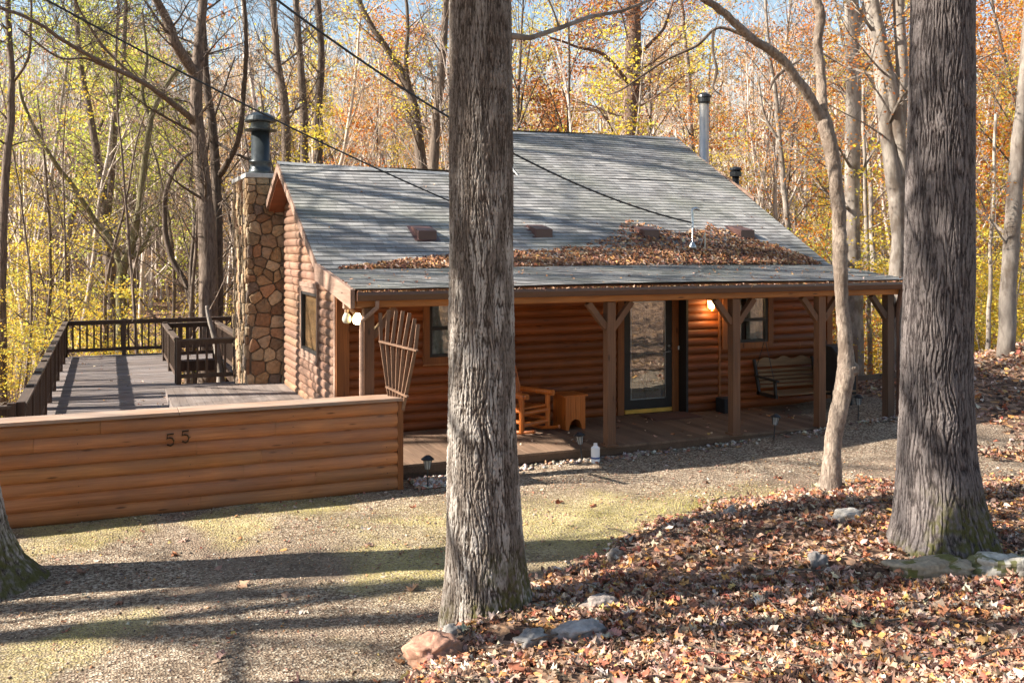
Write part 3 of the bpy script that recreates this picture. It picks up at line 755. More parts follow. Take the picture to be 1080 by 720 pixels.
# ---- roof: shingle courses with real butts
def roofsheet(mb, y0, z0, y1, z1, xa, xb, course=.142, th=.014, skip=None):
    L = math.hypot(y1 - y0, z1 - z0); n = max(1, int(round(L / course))); uy, uz = (y1 - y0) / L, (z1 - z0) / L
    ny, nz = -uz, uy
    if nz < 0: ny, nz = -ny, -nz
    for i in range(n):
        s0 = L * i / n; s1 = L * (i + 1) / n + .004
        pts = []
        ya, za = y0 + uy * s0, z0 + uz * s0; yb, zb = y0 + uy * s1, z0 + uz * s1
        X0, X1 = xa(ya), xb(ya); X2, X3 = xa(yb), xb(yb)
        m = 40; vs = []
        for j in range(m + 1):
            t = j / m
            wob = .0025 * math.sin(j * 1.7 + i * 2.3) + .0015 * math.sin(j * 4.1 + i)
            sag = -.012 * math.sin(t * PI * 2.3 + 1) 
            xl = X0 + (X1 - X0) * t; xu = X2 + (X3 - X2) * t
            vs.append((xl, ya + ny * 0, za + nz * 0 + sag)); vs.append((xl, ya + ny * (th + wob), za + nz * (th + wob) + sag)); vs.append((xu, yb, zb + .002 + sag))
        fs = []
        for j in range(m):
            a = 3 * j; b = a + 3; fs += [(a, b, b + 1, a + 1), (a + 1, b + 1, b + 2, a + 2)]
        mb.add(vs, fs); mb.suv += [(v[0], s0 + .001 if q % 3 < 2 else s1 - .005, 0) for q, v in enumerate(vs)]
def xr(y): return 12.83 + .085 * (y - 14.65) if y > 14.65 else 12.70 + .06 * (y - 12.5)
def build_roof():
    mb = MB(); mb.suv = []
    roofsheet(mb, 12.49, 2.415, YBRK, ZBRK, lambda y: 3.0, xr)
    # main slope: shared, then left stops at its ridge
    roofsheet(mb, YBRK, ZBRK, 18.22, zroof(18.22), lambda y: 3.0, xr)
    # left strip between 18.22 and the slightly skewed ridge
    def tri(y): # X where ridge passes y
        return 3 + (18.52 - y) / .075
    roofsheet(mb, 18.22, zroof(18.22), 18.51, zroof(18.51), lambda y: 3.0, lambda y: min(7.85, max(3.02, tri(y))))
    roofsheet(mb, 18.22, zroof(18.22), 20.66, zroof(20.66), lambda y: 7.85, xr)
    roofsheet(mb, 20.66, zroof(20.66), 20.82, zroof(20.82), lambda y: 7.85 + max(0, (y - 20.62) / .045) * .8, xr)
    # back slopes
    roofsheet(mb, 22.3, zroof(18.4) - SL * 3.9, 18.4, zroof(18.4), lambda y: 3.0, lambda y: 7.85)
    roofsheet(mb, 24.8, zroof(20.78) - SL * 4.02, 20.74, zroof(20.78) - .0, lambda y: 7.85, lambda y: 13.3)
    me = bpy.data.meshes.new('roof'); o_ = cabin.location
    me.from_pydata([(v[0] - o_.x, v[1] - o_.y, v[2] - o_.z) for v in mb.v], [], mb.f); me.materials.append(M['shingle'])
    a = me.attributes.new('suv', 'FLOAT_VECTOR', 'POINT'); a.data.foreach_set('vector', np.array(mb.suv, float).ravel())
    return link('roof', me, cabin)
roof = build_roof()
# ridge caps
mb = MB(); mb.suv = []
def ridgecap(x0, x1):
    x = x0; i = 0
    while x < x1 - .02:
        xe = min(x + .16, x1); ya = yridge(x); yb = yridge(xe); za = zroof(ya) + .02; zb = zroof(yb) + .012
        for s in (-1, 1):
            mb.add([(x, ya, za), (xe, yb, zb), (xe, yb + s * .13, zb - .062), (x, ya + s * .13, za - .062)], [(0, 1, 2, 3)], (1, 1, 1))
        x += .14; i += 1
ridgecap(2.98, 7.85); ridgecap(7.83, 13.32)
M['ridgecap'] = m_plain('ridge cap shingle', (.24, .245, .25), .85, vs=25)
mb.build('ridge_cap', M['ridgecap'], roof)
# roof deck thickness, rakes, soffit at the gable overhangs
def slab(mb, x0, x1, pts, th):   # pts (y,z) along slope, thickness downwards
    n = len(pts)
    vs = [(x0, y, z) for y, z in pts] + [(x0, y, z - th) for y, z in reversed(pts)]; m = len(vs)
    vs += [(x1, y, z) for (_, y, z) in vs[:m]]
    mb.add(vs, [tuple(range(m)), tuple(range(2 * m - 1, m - 1, -1))] + [(i, (i + 1) % m, (i + 1) % m + m, i + m) for i in range(m)])
zr1 = zroof(18.47); 
mb = MB(); slab(mb, 3.02, 7.9, [(YBRK, ZBRK - .015), (18.2, zroof(18.2) - .015), (18.4, zroof(18.4) - .03), (22.3, zr1 - SL * 3.9 - .05)], .10)
slab(mb, 3.07, 12.72, [(12.55, 2.40), (YBRK - .01, ZBRK - .018)], .06)
slab(mb, 7.9, 12.82, [(YBRK, ZBRK - .015), (20.5, zroof(20.5) - .015), (20.8, zroof(20.8) - .05), (24.8, zroof(20.78) - SL * 4.02 - .02)], .10)
mb.build('roof_deck', M['soffit'], roof)
for a in ((2.975, 3.019, [(YBRK + .02, ZBRK - .0), (18.47, zr1 - .004)], .15), (2.975, 3.019, [(18.475, zr1 - .004), (19.86, zr1 - SL * 1.39)], .15), (13.2, 13.24, [(17.5, zroof(17.5) - .002), (20.8, zroof(20.8) - .002)], .15)):
    mb = MB(); slab(mb, *a); mb.build('rake_board', M['rakeb'], roof, bevel=.003)
mb = MB(); slab(mb, 2.96, 3.018, [(12.47, 2.405), (YBRK + .2, zroof(YBRK + .2) - .02)], .25); mb.build('porch_rake_board', M['rakeb'], roof, bevel=.004)
mb = MB(); slab(mb, 3.022, XL - .001, [(YBRK, ZBRK - .12), (18.46, zr1 - .125), (19.85, zr1 - SL * 1.39 - .125)], .015); mb.build('gable_soffit', M['soffit'], roof)
# vents on the roof
def onroof(x, y): return zroof(y)
for (x, y) in ((5.01, 15.75), (7.23, 15.84), (9.45, 15.83), (11.66, 15.86)):
    v = MB(); z = zroof(y); w = .165
    # wedge hood: top roughly level, open low side
    a = y - .22; b = y + .22; za = zroof(a); zb = zroof(b)
    v.add([(x - w, a, za + .0), (x + w, a, za + .0), (x + w, b, zb), (x - w, b, zb), (x - w, a, za + .17), (x + w, a, za + .17), (x + w, b, zb + .035), (x - w, b, zb + .035)],
          [(0, 3, 2, 1), (4, 5, 6, 7), (0, 1, 5, 4), (1, 2, 6, 5), (2, 3, 7, 6), (3, 0, 4, 7)])
    v.add([(x - w - .06, a - .04, zroof(a - .04) + .016), (x + w + .06, a - .04, zroof(a - .04) + .016), (x + w + .06, b + .05, zroof(b + .05) + .016), (x - w - .06, b + .05, zroof(b + .05) + .016)], [(0, 1, 2, 3)])
    v.build('roof_vent', M['brownbox'], roof, bevel=.008)
# service mast with bent head
x, y = 10.09, 15.22; z = zroof(y)
v = MB(); v.tube([(x, y, z - .05), (x, y, z + .70), (x + .01, y - .0, z + .745), (x + .06, y - .02, z + .765), (x + .12, y - .04, z + .745)], .033, 10)
v._l(x, y, [(.09, z + .01), (.075, z + .06), (.04, z + .12), (.035, z + .14)], 12, None, None); v.tube([(x - .05, y, z + .45), (x - .12, y, z + .47)], .012, 6)
v.build('service_mast', M['galv'], roof, smooth=True)
v = MB(); v.tube([(x + .28, y, z - .02), (x + .28, y, z + .33)], .013, 6); v.tube([(x + .22, y + .1, z + .02), (x + .28, y, z + .3)], .01, 6); v.build('mast_stay', M['galv'], roof)
# flues
M_ = M['steel']
v = MB(); v._l(13.6, 20.0, [(.118, -2), (.118, 6.50)], 20, None, None); f1 = v.build('metal_flue', M['steel'], cabin, smooth=True)
v = MB(); v._l(13.6, 20.0, [(.13, 6.5), (.15, 6.54), (.15, 6.64), (.175, 6.65), (.165, 6.70), (.08, 6.76)], 20, None, None); v.build('flue_cap', M['blackmetal'], f1)
v = MB(); v._l(13.5, 18.57, [(.08, 0), (.08, 4.62)], 12, None, None); f2 = v.build('vent_pipe', M['blackmetal'], cabin, smooth=True)
v = MB(); v._l(13.5, 18.57, [(.14, 4.60), (.14, 4.70), (.11, 4.73), (.15, 4.75), (.13, 4.80), (.03, 4.83)], 14, None, None); v.build('vent_cap', M['blackmetal'], f2)

# ---- stone chimney
cx0, cx1, cy0, cy1, cz1 = 2.64, XL + .05, 19.89, 22.06, 4.36
mb = MB(); mb.box(cx0, cx1, cy0, cy1, -3, cz1); ch = mb.build('chimney', M['mortar'], cabin)
st = MB(); sr = random.Random(21)
STC = [(.44, .29, .16), (.46, .33, .20), (.30, .21, .14), (.38, .22, .13), (.38, .28, .19), (.24, .18, .14), (.50, .38, .25), (.36, .24, .14), (.36, .25, .16), (.42, .32, .21)]
def split(r, out, d=0):
    u0, u1, v0, v1 = r; w, h = u1 - u0, v1 - v0
    if (w < .34 and h < .30) or (d > 2 and w < .42 and h < .36 and sr.random() < .4): out.append(r); return
    if w > h * 1.15 or (w > .36 and sr.random() < .35):
        c = u0 + w * sr.uniform(.35, .65); split((u0, c, v0, v1), out, d + 1); split((c, u1, v0, v1), out, d + 1)
    else:
        c = v0 + h * sr.uniform(.35, .65); split((u0, u1, v0, c), out, d + 1); split((u0, u1, c, v1), out, d + 1)
def clip_half(poly, a, nrm):
    out = []
    for i in range(len(poly)):
        p, q = poly[i], poly[(i + 1) % len(poly)]; dp = (p[0] - a[0]) * nrm[0] + (p[1] - a[1]) * nrm[1]; dq = (q[0] - a[0]) * nrm[0] + (q[1] - a[1]) * nrm[1]
        if dp <= 0: out.append(p)
        if dp * dq < 0: t = dp / (dp - dq); out.append((p[0] + (q[0] - p[0]) * t, p[1] + (q[1] - p[1]) * t))
    return out
def stoneface(P, edge):
    W, H = edge; seeds = []; v = 0
    while v < H:
        h = sr.uniform(.11, .29); u = -sr.uniform(0, .2)
        while u < W + .1:
            w = sr.uniform(.12, .42); seeds.append((u + w / 2, v + h / 2 + sr.uniform(-.07, .07))); u += w
        v += h
    for k, s in enumerate(seeds):
        poly = [(max(0, s[0] - .45), max(0, s[1] - .45)), (min(W, s[0] + .45), max(0, s[1] - .45)), (min(W, s[0] + .45), min(H, s[1] + .45)), (max(0, s[0] - .45), min(H, s[1] + .45))]
        if not (-.05 < s[0] < W + .05): continue
        for o in seeds:
            if o is s: continue
            dx, dy = o[0] - s[0], o[1] - s[1]; L = math.hypot(dx, dy)
            if L < .9 and len(poly) > 2: poly = clip_half(poly, ((o[0] + s[0]) / 2 - dx / L * .008, (o[1] + s[1]) / 2 - dy / L * .008), (dx / L, dy / L))
        if len(poly) < 3: continue
        cx = sum(p[0] for p in poly) / len(poly); cy = sum(p[1] for p in poly) / len(poly)
        ring = []
        for i in range(len(poly)):     # soften the corners
            p, q = poly[i], poly[(i + 1) % len(poly)]
            if math.hypot(p[0] - q[0], p[1] - q[1]) < .02: ring.append(((p[0] + q[0]) / 2, (p[1] + q[1]) / 2)); continue
            ring += [(p[0] * .84 + q[0] * .16, p[1] * .84 + q[1] * .16), ((p[0] + q[0]) / 2 + sr.uniform(-.006, .006), (p[1] + q[1]) / 2 + sr.uniform(-.006, .006)), (p[0] * .16 + q[0] * .84, p[1] * .16 + q[1] * .84)]
        ns = len(ring); e = sr.uniform(.03, .07); c = sr.choice(STC); b = sr.uniform(.45, .95); c = tuple(min(1, q * b) for q in c); vs = []
        ring = [(q[0] - cx, q[1] - cy) for q in ring]
        for dep, kk in ((0, 1.0), (e * .6, .99), (e * .9, .95), (e, .7)):
            for q in ring: vs.append(P(cx + q[0] * kk, cy + q[1] * kk, dep + (sr.uniform(-.009, .009) if dep else -.01)))
        vs.append(P(cx, cy, e + sr.uniform(-.004, .01))); fs = []
        for L in range(3):
            for k2 in range(ns): k3 = (k2 + 1) % ns; fs.append((L * ns + k2, L * ns + k3, (L + 1) * ns + k3, (L + 1) * ns + k2))
        for k2 in range(ns): fs.append((3 * ns + k2, 3 * ns + (k2 + 1) % ns, 4 * ns))
        st.add(vs, fs, c)
stoneface(lambda u, v, d: (cx0 - .03 + u, cy0 - d, v - .6), (cx1 - cx0 + .0, cz1 + .6))
stoneface(lambda u, v, d: (cx0 - d, cy0 - .03 + u, v - .6), (cy1 - cy0 + .03, cz1 + .6))
st.build('field_stones', M['stone'], ch)
mb = MB(); mb.box(cx0 - .07, XL + .12, cy0 - .07, cy1 + .07, cz1, cz1 + .09); mb.build('chimney_cap', M['concrete'], ch, bevel=.01)
fx, fy = 2.98, 20.6; z0 = cz1 + .09
v = MB(); v._l(fx, fy, [(.30, z0), (.235, z0 + .10), (.235, z0 + .13), (.215, z0 + .14), (.215, z0 + .26), (.235, z0 + .27), (.235, z0 + .31), (.19, z0 + .33), (.19, 5.38)], 28, None, None)
fl_ = v.build('chimney_flue', M['stovepipe'], ch, smooth=True)
v = MB(); v._l(fx, fy, [(.19, 5.37), (.335, 5.39), (.345, 5.41), (.24, 5.43), (.20, 5.44), (.20, 5.57), (.32, 5.575), (.325, 5.60), (.28, 5.69), (.15, 5.765), (.02, 5.78)], 28, None, None)
v.build('rain_cap', M['stovepipe'], fl_)
# ---- lights on the house
l_ = MB(); x, y, z = 10.02, YB - .13, 1.87
l_._l(x, y, [(.035, z - .02), (.05, z), (.075, z + .13)], 8, None, None); lm = l_.build('porch_lantern', M['lampglass'], cabin)
l_ = MB(); l_._l(x, y, [(.085, z + .131), (.09, z + .145), (.02, z + .20), (.012, z + .22)], 8, None, None); l_._l(x, y, [(.01, z - .055), (.03, z - .045), (.036, z - .021)], 8, None, None)
l_.bar((x, y + .0, z + .19), (x, YB - .05, z + .19), .02, .02); l_.box(x - .04, x + .04, YB - .055, YB - .04, z - .0, z + .2); l_.build('lantern_bracket', M['brass'], lm)
l_ = MB(); l_.box(3.0, 3.1, 13.0, 13.1, 2.12, 2.2); l_.tube([(3.05, 13.05, 2.13), (3.05, 13.08, 2.06)], .03, 8); l_.tube([(3.08, 13.03, 2.13), (3.16, 13.0, 2.04)], .028, 8); fb = l_.build('floodlight', M['rakeb'], cabin)
for p, mt in (((3.055, 13.08, 1.985), 'bulb_off'), ((3.18, 12.99, 1.975), 'bulb_on')):
    v = MB(); v._l(p[0], p[1], [(.02, p[2] - .075), (.05, p[2] - .06), (.066, p[2] - .02), (.055, p[2] + .03), (.03, p[2] + .08)], 14, None, None); v.build('bulb', M[mt], fb, smooth=True)
def lamp(name, loc, e, c, r=.05):
    L = bpy.data.lights.new(name, 'POINT'); L.energy = e; L.color = c; L.shadow_soft_size = r
    o = bpy.data.objects.new(name, L); col.objects.link(o); o.location = loc
lamp('lantern_light', (10.02, YB - .16, 1.80), 3, (1, .62, .28)); lamp('flood_light', (3.24, 12.90, 1.93), 1.5, (1, .8, .5))

# leaves on the roof (heap behind the pitch break) and in the gutter
hx = np.array([3.3, 3.6, 4.4, 5.2, 6.3, 7.4, 8.2, 8.75, 9.15, 9.5, 9.9, 10.3, 10.7, 11.1, 11.5, 12.0, 12.35, 12.6])
hy = np.array([.02, .08, .28, .40, .50, .62, .85, 1.15, 1.62, 1.75, 1.40, 1.20, 1.35, 1.65, 1.15, .85, .50, .10])
n = 15000; x = rs.uniform(3.3, 12.6, n); t = rs.rand(n) ** 1.15; dy = t * np.interp(x, hx, hy) * (1 + .12 * pnoise(x * 3, t * 3, 9))
y = 14.62 + dy; k = rs.rand(n) < np.clip(np.interp(x, hx, hy) * 1.9 + .15, 0, 1) * (1 - .55 * t)
x, y, t = x[k], y[k], t[k]
zz = ZBRK + np.maximum(0, y - YBRK) * SL + .015 + rs.rand(len(x)) * .06 * (1 - t) * np.clip(np.interp(x, hx, hy), 0, 1)
pal = [((.26, .13, .08), 5), ((.42, .23, .14), 5), ((.52, .28, .12), 3), ((.60, .44, .32), 2.5), ((.14, .07, .05), 3), ((.36, .15, .07), 3)]
P1 = leaves('l', x, y, zz, rs.uniform(.05, .10, len(x)), .45, rs, 'simple', leaf_cols(len(x), rs, pal), SL)
x = rs.uniform(3.0, 12.8, 700); y = rs.uniform(12.55, 18.0, 700); k = rs.rand(700) < np.where(y < 14.6, 1.0, .10); x, y = x[k], y[k]
zz = np.array([zroof(q) for q in y]) + .018
P2 = leaves('l', x, y, zz, rs.uniform(.035, .07, len(x)), .2, rs, 'simple', leaf_cols(len(x), rs, pal), .3)
x = rs.uniform(3.05, 12.7, 3000); k = rs.rand(3000) < .4 + .6 * sstep(-.3, .3, pnoise(x * 1.7, x * 0 + 2, 4)); x = x[k]; y = rs.uniform(12.41, 12.50, len(x))
P3 = leaves('l', x, y, 2.335 + rs.rand(len(x)) * .045, rs.uniform(.035, .065, len(x)), .5, rs, 'simple', leaf_cols(len(x), rs, pal), 0)
V, F, C = join([P1, P2, P3])
tag(link('roof_leaves', npmesh('roof_leaves', V, F, M['leaf'], C)), 'drift of dry brown leaves lying across the porch roof and gutter', 'leaves', kind='stuff')

x = np.concatenate([rs.uniform(-.9, 3.3, 110), rs.uniform(3.5, 12.8, 90)]); y = np.concatenate([rs.uniform(13, 28, 110), rs.uniform(12.7, 14.5, 90)])
k = ~((x > 1.3) & (x < 3.4) & (y > 12.6) & (y < 27)) ; x, y = x[k], y[k]
V, F, C = leaves('l', x, y, np.full(len(x), .012), rs.uniform(.05, .10, len(x)), .15, rs, 'simple')
tag(link('deck_leaves', npmesh('deck_leaves', V, F, M['leaf'], C)), 'a few dry leaves blown onto the deck and porch floor', 'leaves', kind='stuff')
# ------------------------------------------------------------------ log-sided parapet wall with house number
FY0 = 12.15
fw = thing('parapet_wall', (0, FY0, -.2), 'low log-sided parapet wall with a broad weathered cap and number 55', 'parapet')
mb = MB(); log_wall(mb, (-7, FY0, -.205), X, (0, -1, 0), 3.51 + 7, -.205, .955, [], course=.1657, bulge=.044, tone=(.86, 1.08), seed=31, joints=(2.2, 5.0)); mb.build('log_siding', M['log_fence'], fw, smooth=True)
mb = MB()
for i in range(60):
    x = -6.4 + (i // 7) * 1.22 + .01 * math.sin(i * 7.0); z = -.205 + (i % 7 + .5) * .1657 + .02 * math.sin(i * 3.3); mb.bar((x, FY0 - .0425, z), (x, FY0 - .0465, z), .009, .009)
mb.build('nail_heads', M['number_dark'] if 'number_dark' in M else M['darkframe'], fw)
mb = MB(); mb.box(-7, 3.50, FY0 + .003, FY0 + .30, -.20, .955); mb.box(-7, 3.52, FY0 - .005, FY0 + .002, -.26, -.205); mb.build('core', M['log_plain'], fw)
mb = MB(); mb.box(3.50, 3.575, FY0 - .045, FY0 + .31, -.21, .955); mb.build('end_board', M['trim'], fw, bevel=.004)
mb = MB(); mb.box(-7, .80, FY0 - .06, FY0 + .33, .957, 1.0); mb.box(.806, 3.60, FY0 - .06, FY0 + .33, .957, 1.0); mb.build('cap_board', M['cap'], fw, bevel=.005)
M['number'] = m_plain('tarnished bronze', (.075, .04, .02), .35, .8)
for i, (xc, zc) in enumerate(((.70, .675), (.87, .70))):
    d = MB(); s = .74; w = .040
    P = [(w, .095), (-w * .75, .09), (-w * .85, .02), (-w * .2, .035), (w * .6, .025), (w * 1.05, -.02), (w * .8, -.07), (w * .1, -.092), (-w * .9, -.07)]
    d.tube([(xc + a, FY0 - .058, zc + b * s) for a, b in P], .0115, 6); d.build('house_number', M['number'], fw)

# ------------------------------------------------------------------ deck
deck = thing('wooden_deck', (1, 20, 0), 'large grey board deck on posts with a tree opening and raised platform', 'deck')
mb = MB(); r = random.Random(6); yy = FY0 + .36; hx0, hx1, hy0, hy1 = 1.46, 2.74, 21.95, 26.5
while yy < 28.6:
    segs = [(-1.06, 3.34)] if not (hy0 - .1 < yy < hy1) else [(-1.06, hx0), (hx1, 3.34 if yy > 22.2 else 2.63)]
    if 19.7 < yy < hy0 - .1 : segs = [(-1.06, 2.6)]
    for a, b in segs:
        cuts = [a] + ([a + r.uniform(1.2, 3.2)] if b - a > 3.5 else []) + [b]
        for p, q in zip(cuts[:-1], cuts[1:]):
            g_ = r.uniform(.72, 1.15); mb.box(p + .002, q - .002, yy, yy + .134, -.035, r.uniform(-.003, .003), (g_, g_ * .985, g_ * .98))
    yy += .14
mb.build('deck_boards', M['deckx'], deck)
mb = MB(); mb.box(-1.08, -1.04, FY0 + .36, 28.6, -.30, -.04); mb.box(-1.04, 3.34, 28.62, 28.66, -.3, -.04); mb.box(hx0, hx1, hy1 + .02, hy1 + .06, -.3, -.04); mb.box(hx0 - .06, hx0 - .02, hy0, hy1, -.3, -.04); mb.box(hx1 + .02, hx1 + .06, hy0, hy1, -.3, -.04)
for a in (-1, 1.2, 3.2):
    for b in (14.5, 18, 21.6, 25, 28.4): mb.box(a - .07, a + .07, b - .07, b + .07, gz(a, b) - .3, -.04)
mb.build('deck_frame', M['rail'], deck)
mb = MB(); xx = 1.06
while xx < 3.33:
    g_ = r.uniform(.78, 1.12); mb.box(xx, min(xx + .134, 3.345), 12.75, 20.1 if xx > 1.1 else 20.1, .165, .2 + r.uniform(-.002, .002), (g_, g_, g_ * .98)); xx += .139
mb.build('raised_platform', M['decky'], deck)
mb = MB(); mb.box(1.075, 1.11, 12.76, 20.05, .004, .164); mb.box(1.11, 3.33, 20.0, 20.05, .004, .164); mb.build('platform_edge', M['deckx'], deck)

def railing(pts, posts, bal=.17, name='railing', closed=False, h=.97, capm='railcap'):
    """pts: polyline run; posts at spacing"""
    rl = MB(); a = Vector((*pts[0], 0)); b = Vector((*pts[1], 0)); d = b - a; L = d.length; u = d / L
    up = Vector((0, 0, 1))
    cp = MB(); cp.bar(a + up * (h - .02), b + up * (h - .02), .13, .04); 
    rl.bar(a + up * (h - .085), b + up * (h - .085), .04, .085); rl.bar(a + up * .17, b + up * .17, .045, .09)
    ro = rl.build('railing', M['rail'], deck)
    cp.build('top_rail', M[capm], ro, bevel=.004)
    n = int(L / bal); bb = MB()
    for i in range(1, n):
        p = a + u * (L * i / n); bb.bar(p + up * .17, p + up * (h - .06), .045, .045)
    bb.build('baluster_panel', M['rail'], ro)
    for i in range(posts):
        p = a + u * (L * i / max(1, posts - 1)); q = MB(); q.bar(p + up * -.02, p + up * (h + .03), .1, .1); q.build('post', M['rail'], ro, bevel=.006)
railing(((-1.0, 13.70), (-1.0, 28.4)), 10)
railing(((-1.0, 28.4), (3.35, 28.55)), 4)
railing(((1.44, 21.9), (2.79, 21.85)), 2)
railing(((1.42, 22.05), (1.40, 26.55)), 3)
railing(((1.42, 26.62), (2.66, 26.7)), 2)
railing(((2.72, 26.6), (2.80, 22.1)), 2)
railing(((-1.1, 13.62), (-5.0, 13.5)), 2)

# porch-end newel and rails
rl = thing('porch_end_railing', (13.3, 14.54, 0), 'stub railing with square brown post beyond the porch end', 'railing')
mb = MB(); mb.box(13.22, 13.36, 14.47, 14.61, -.3, 1.06); mb.build('post', M['post'], rl, bevel=.006)
mb = MB(); mb.bar((13.36, 14.54, .42), (16.2, 14.54, .45), .05, .10); mb.build('rail', M['darkpost'], rl)
mb = MB(); mb.box(16.2, 16.3, 14.5, 14.6, -.2, .6); mb.build('post', M['darkpost'], rl)

# ------------------------------------------------------------------ porch furniture
def loc_xf(ox, oy, rz, oz=0):
    c, s = math.cos(rz), math.sin(rz)
    return lambda x, y, z: (ox + c * x - s * y, oy + s * x + c * y, oz + z)
# rocking chair, faces local -Y
T = loc_xf(6.19, 14.2, math.radians(24)); rc = thing('rocking_chair', (6.2, 14.2, 0), 'orange pine log rocking chair on the porch, half hidden by the oak trunk', 'chair')
def part(nm, pairs, mat, parent, r=.03, n=10, smooth=True):
    b = MB()
    for a, c_, *rr in pairs: b.tube([T(*a), T(*[(p + q) / 2 for p, q in zip(a, c_)]), T(*c_)], rr[0] if rr else r, n)
    return b.build(nm, mat, parent, smooth=False)
cw = M['chairwood']
for s in (-1, 1):
    part('leg', [((s * .31, -.26, .05), (s * .31, -.26, .60), .042)], cw, rc)
    part('back_post', [((s * .27, .27, .05), (s * .27, .33, .62), .038), ((s * .27, .33, .6), (s * .25, .50, 1.18), .036)], cw, rc)
    part('armrest', [((s * .31, -.38, .62), (s * .30, .36, .62), .046)], cw, rc)
    part('side_rail', [((s * .30, -.26, .20), (s * .28, .28, .20), .03), ((s * .30, -.26, .38), (s * .28, .28, .34), .03)], cw, rc)
    b = MB(); pts = [T(s * .29, -.52 + 1.15 * k / 10, .035 + .16 * ((k - 4.5) / 5.5) ** 2 * .6) for k in range(11)]; b.tube(pts, .028, 6); b.build('rocker', cw, rc)
part('cross_bar', [((-.31, -.26, .34), (.31, -.26, .34), .038), ((-.31, -.26, .16), (.31, -.26, .16), .038)], cw, rc)
b = MB()
for k in range(6):
    y = -.25 + k * .095; b.add([T(*p) for p in ((-.3, y, .40 - k * .008), (.3, y, .40 - k * .008), (.3, y + .085, .40 - k * .008), (-.3, y + .085, .40 - k * .008), (-.3, y, .43 - k * .008), (.3, y, .43 - k * .008), (.3, y + .085, .43 - k * .008), (-.3, y + .085, .43 - k * .008))], [(0, 3, 2, 1), (4, 5, 6, 7), (0, 1, 5, 4), (1, 2, 6, 5), (2, 3, 7, 6), (3, 0, 4, 7)])
b.build('seat', cw, rc)
b = MB()
for k in range(5):
    x = -.2 + k * .1; b.bar(T(x, .31, .5), T(x * .95, .47, 1.13), .075, .022, T(0, 1, 0))
b.build('backrest', cw, rc)
part('cross_bar', [((-.27, .33, .55), (.27, .33, .55), .03), ((-.25, .47, 1.1), (.25, .47, 1.1), .033)], cw, rc)
# side table
T = loc_xf(7.0, 14.16, math.radians(4)); tb = thing('side_table', (6.93, 14.16, 0), 'small orange pine side table with arched plank sides beside the rocking chair', 'table')
b = MB()
def tbox(b, x0, x1, y0, y1, z0, z1): b.add([T(*p) for p in ((x0, y0, z0), (x1, y0, z0), (x1, y1, z0), (x0, y1, z0), (x0, y0, z1), (x1, y0, z1), (x1, y1, z1), (x0, y1, z1))], [(0, 3, 2, 1), (4, 5, 6, 7), (0, 1, 5, 4), (1, 2, 6, 5), (2, 3, 7, 6), (3, 0, 4, 7)])
for k in range(4): tbox(b, -.23 + k * .116, -.23 + k * .116 + .112, -.22, .22, .535, .562)
b.build('tabletop', cw, tb, bevel=.004)
for sy in (-1, 1):
    b = MB(); W_ = .185; n = 12; y = sy * .2
    for k in range(4):      # planks with an arch cut out of the bottom
        xa = -W_ + k * W_ / 2 + .0015; xb = xa + W_ / 2 - .003; m = 6; vs = []
        for j in range(m + 1):
            xx = xa + (xb - xa) * j / m; q = xx / (W_ * .66); zb = .17 * math.sqrt(max(0, 1 - q * q)) if abs(q) < 1 else 0
            for dy in (-.01, .01): vs += [T(xx, y + dy, zb + .003), T(xx, y + dy, .534)]
        fs = []
        for j in range(m):
            a = 4 * j; c_ = a + 4; fs += [(a, c_, c_ + 1, a + 1), (a + 2, a + 3, c_ + 3, c_ + 2), (a, a + 2, c_ + 2, c_), (a + 1, c_ + 1, c_ + 3, a + 3)]
        fs += [(0, 1, 3, 2), (4 * m, 4 * m + 2, 4 * m + 3, 4 * m + 1)]
        b.add(vs, fs)
    b.build('side_panel', cw, tb)
for s in (-.175, .155): b = MB(); tbox(b, s, s + .02, -.18, .18, .003, .53); b.build('end_panel', cw, tb)
# porch swing
T = loc_xf(11.62, 14.12, 0); sw = thing('porch_swing', (11.6, 14.1, .3), 'hanging porch swing with slatted scalloped wooden back and dark arms', 'swing')
b = MB()
for k in range(6):
    y = -.24 + k * .085; b.bar(T(-.64, y, .33), T(.64, y, .33), .07, .02)
b.build('seat', M['benchwood'], sw)
b = MB()
for k in range(5): z = .42 + k * .068; y = .26 + k * .022; b.bar(T(-.62, y, z), T(.62, y, z), .02, .05)
n = 40; vs = []; fs = []
for j in range(n + 1):
    x = -.64 + 1.28 * j / n; zt = .89 + .028 * math.cos(x * 15) + .02 * (1 - (x / .64) ** 2)
    for dy in (0, .022): vs += [T(x, .375 + dy, .765), T(x, .385 + dy, zt)]
for j in range(n):
    a = 4 * j; c_ = a + 4; fs += [(a, c_, c_ + 1, a + 1), (a + 2, a + 3, c_ + 3, c_ + 2), (a + 1, c_ + 1, c_ + 3, a + 3), (a, a + 2, c_ + 2, c_)]
b.add(vs, fs); b.build('backrest', M['benchwood'], sw)
for s in (-1, 1):
    b = MB(); b.bar(T(s * .66, .24, .28), T(s * .66, .40, .90), .04, .05, (0, 1, 0)); b.bar(T(s * .66, -.26, .30), T(s * .66, .3, .30), .04, .06); b.bar(T(s * .66, -.22, .32), T(s * .66, -.20, .56), .04, .05, (0, 1, 0)); b.bar(T(s * .66, -.28, .575), T(s * .66, .36, .61), .07, .03); b.build('arm_frame', M['darkframe'], sw)
    b = MB(); b.tube([T(s * .68, -.2, .6), T(s * .68, .05, 1.3), T(s * .68, .06, 2.35)], .006, 5); b.tube([T(s * .68, .36, .62), T(s * .68, .06, 1.3)], .006, 5); b.build('chain', M['blackmetal'], sw)
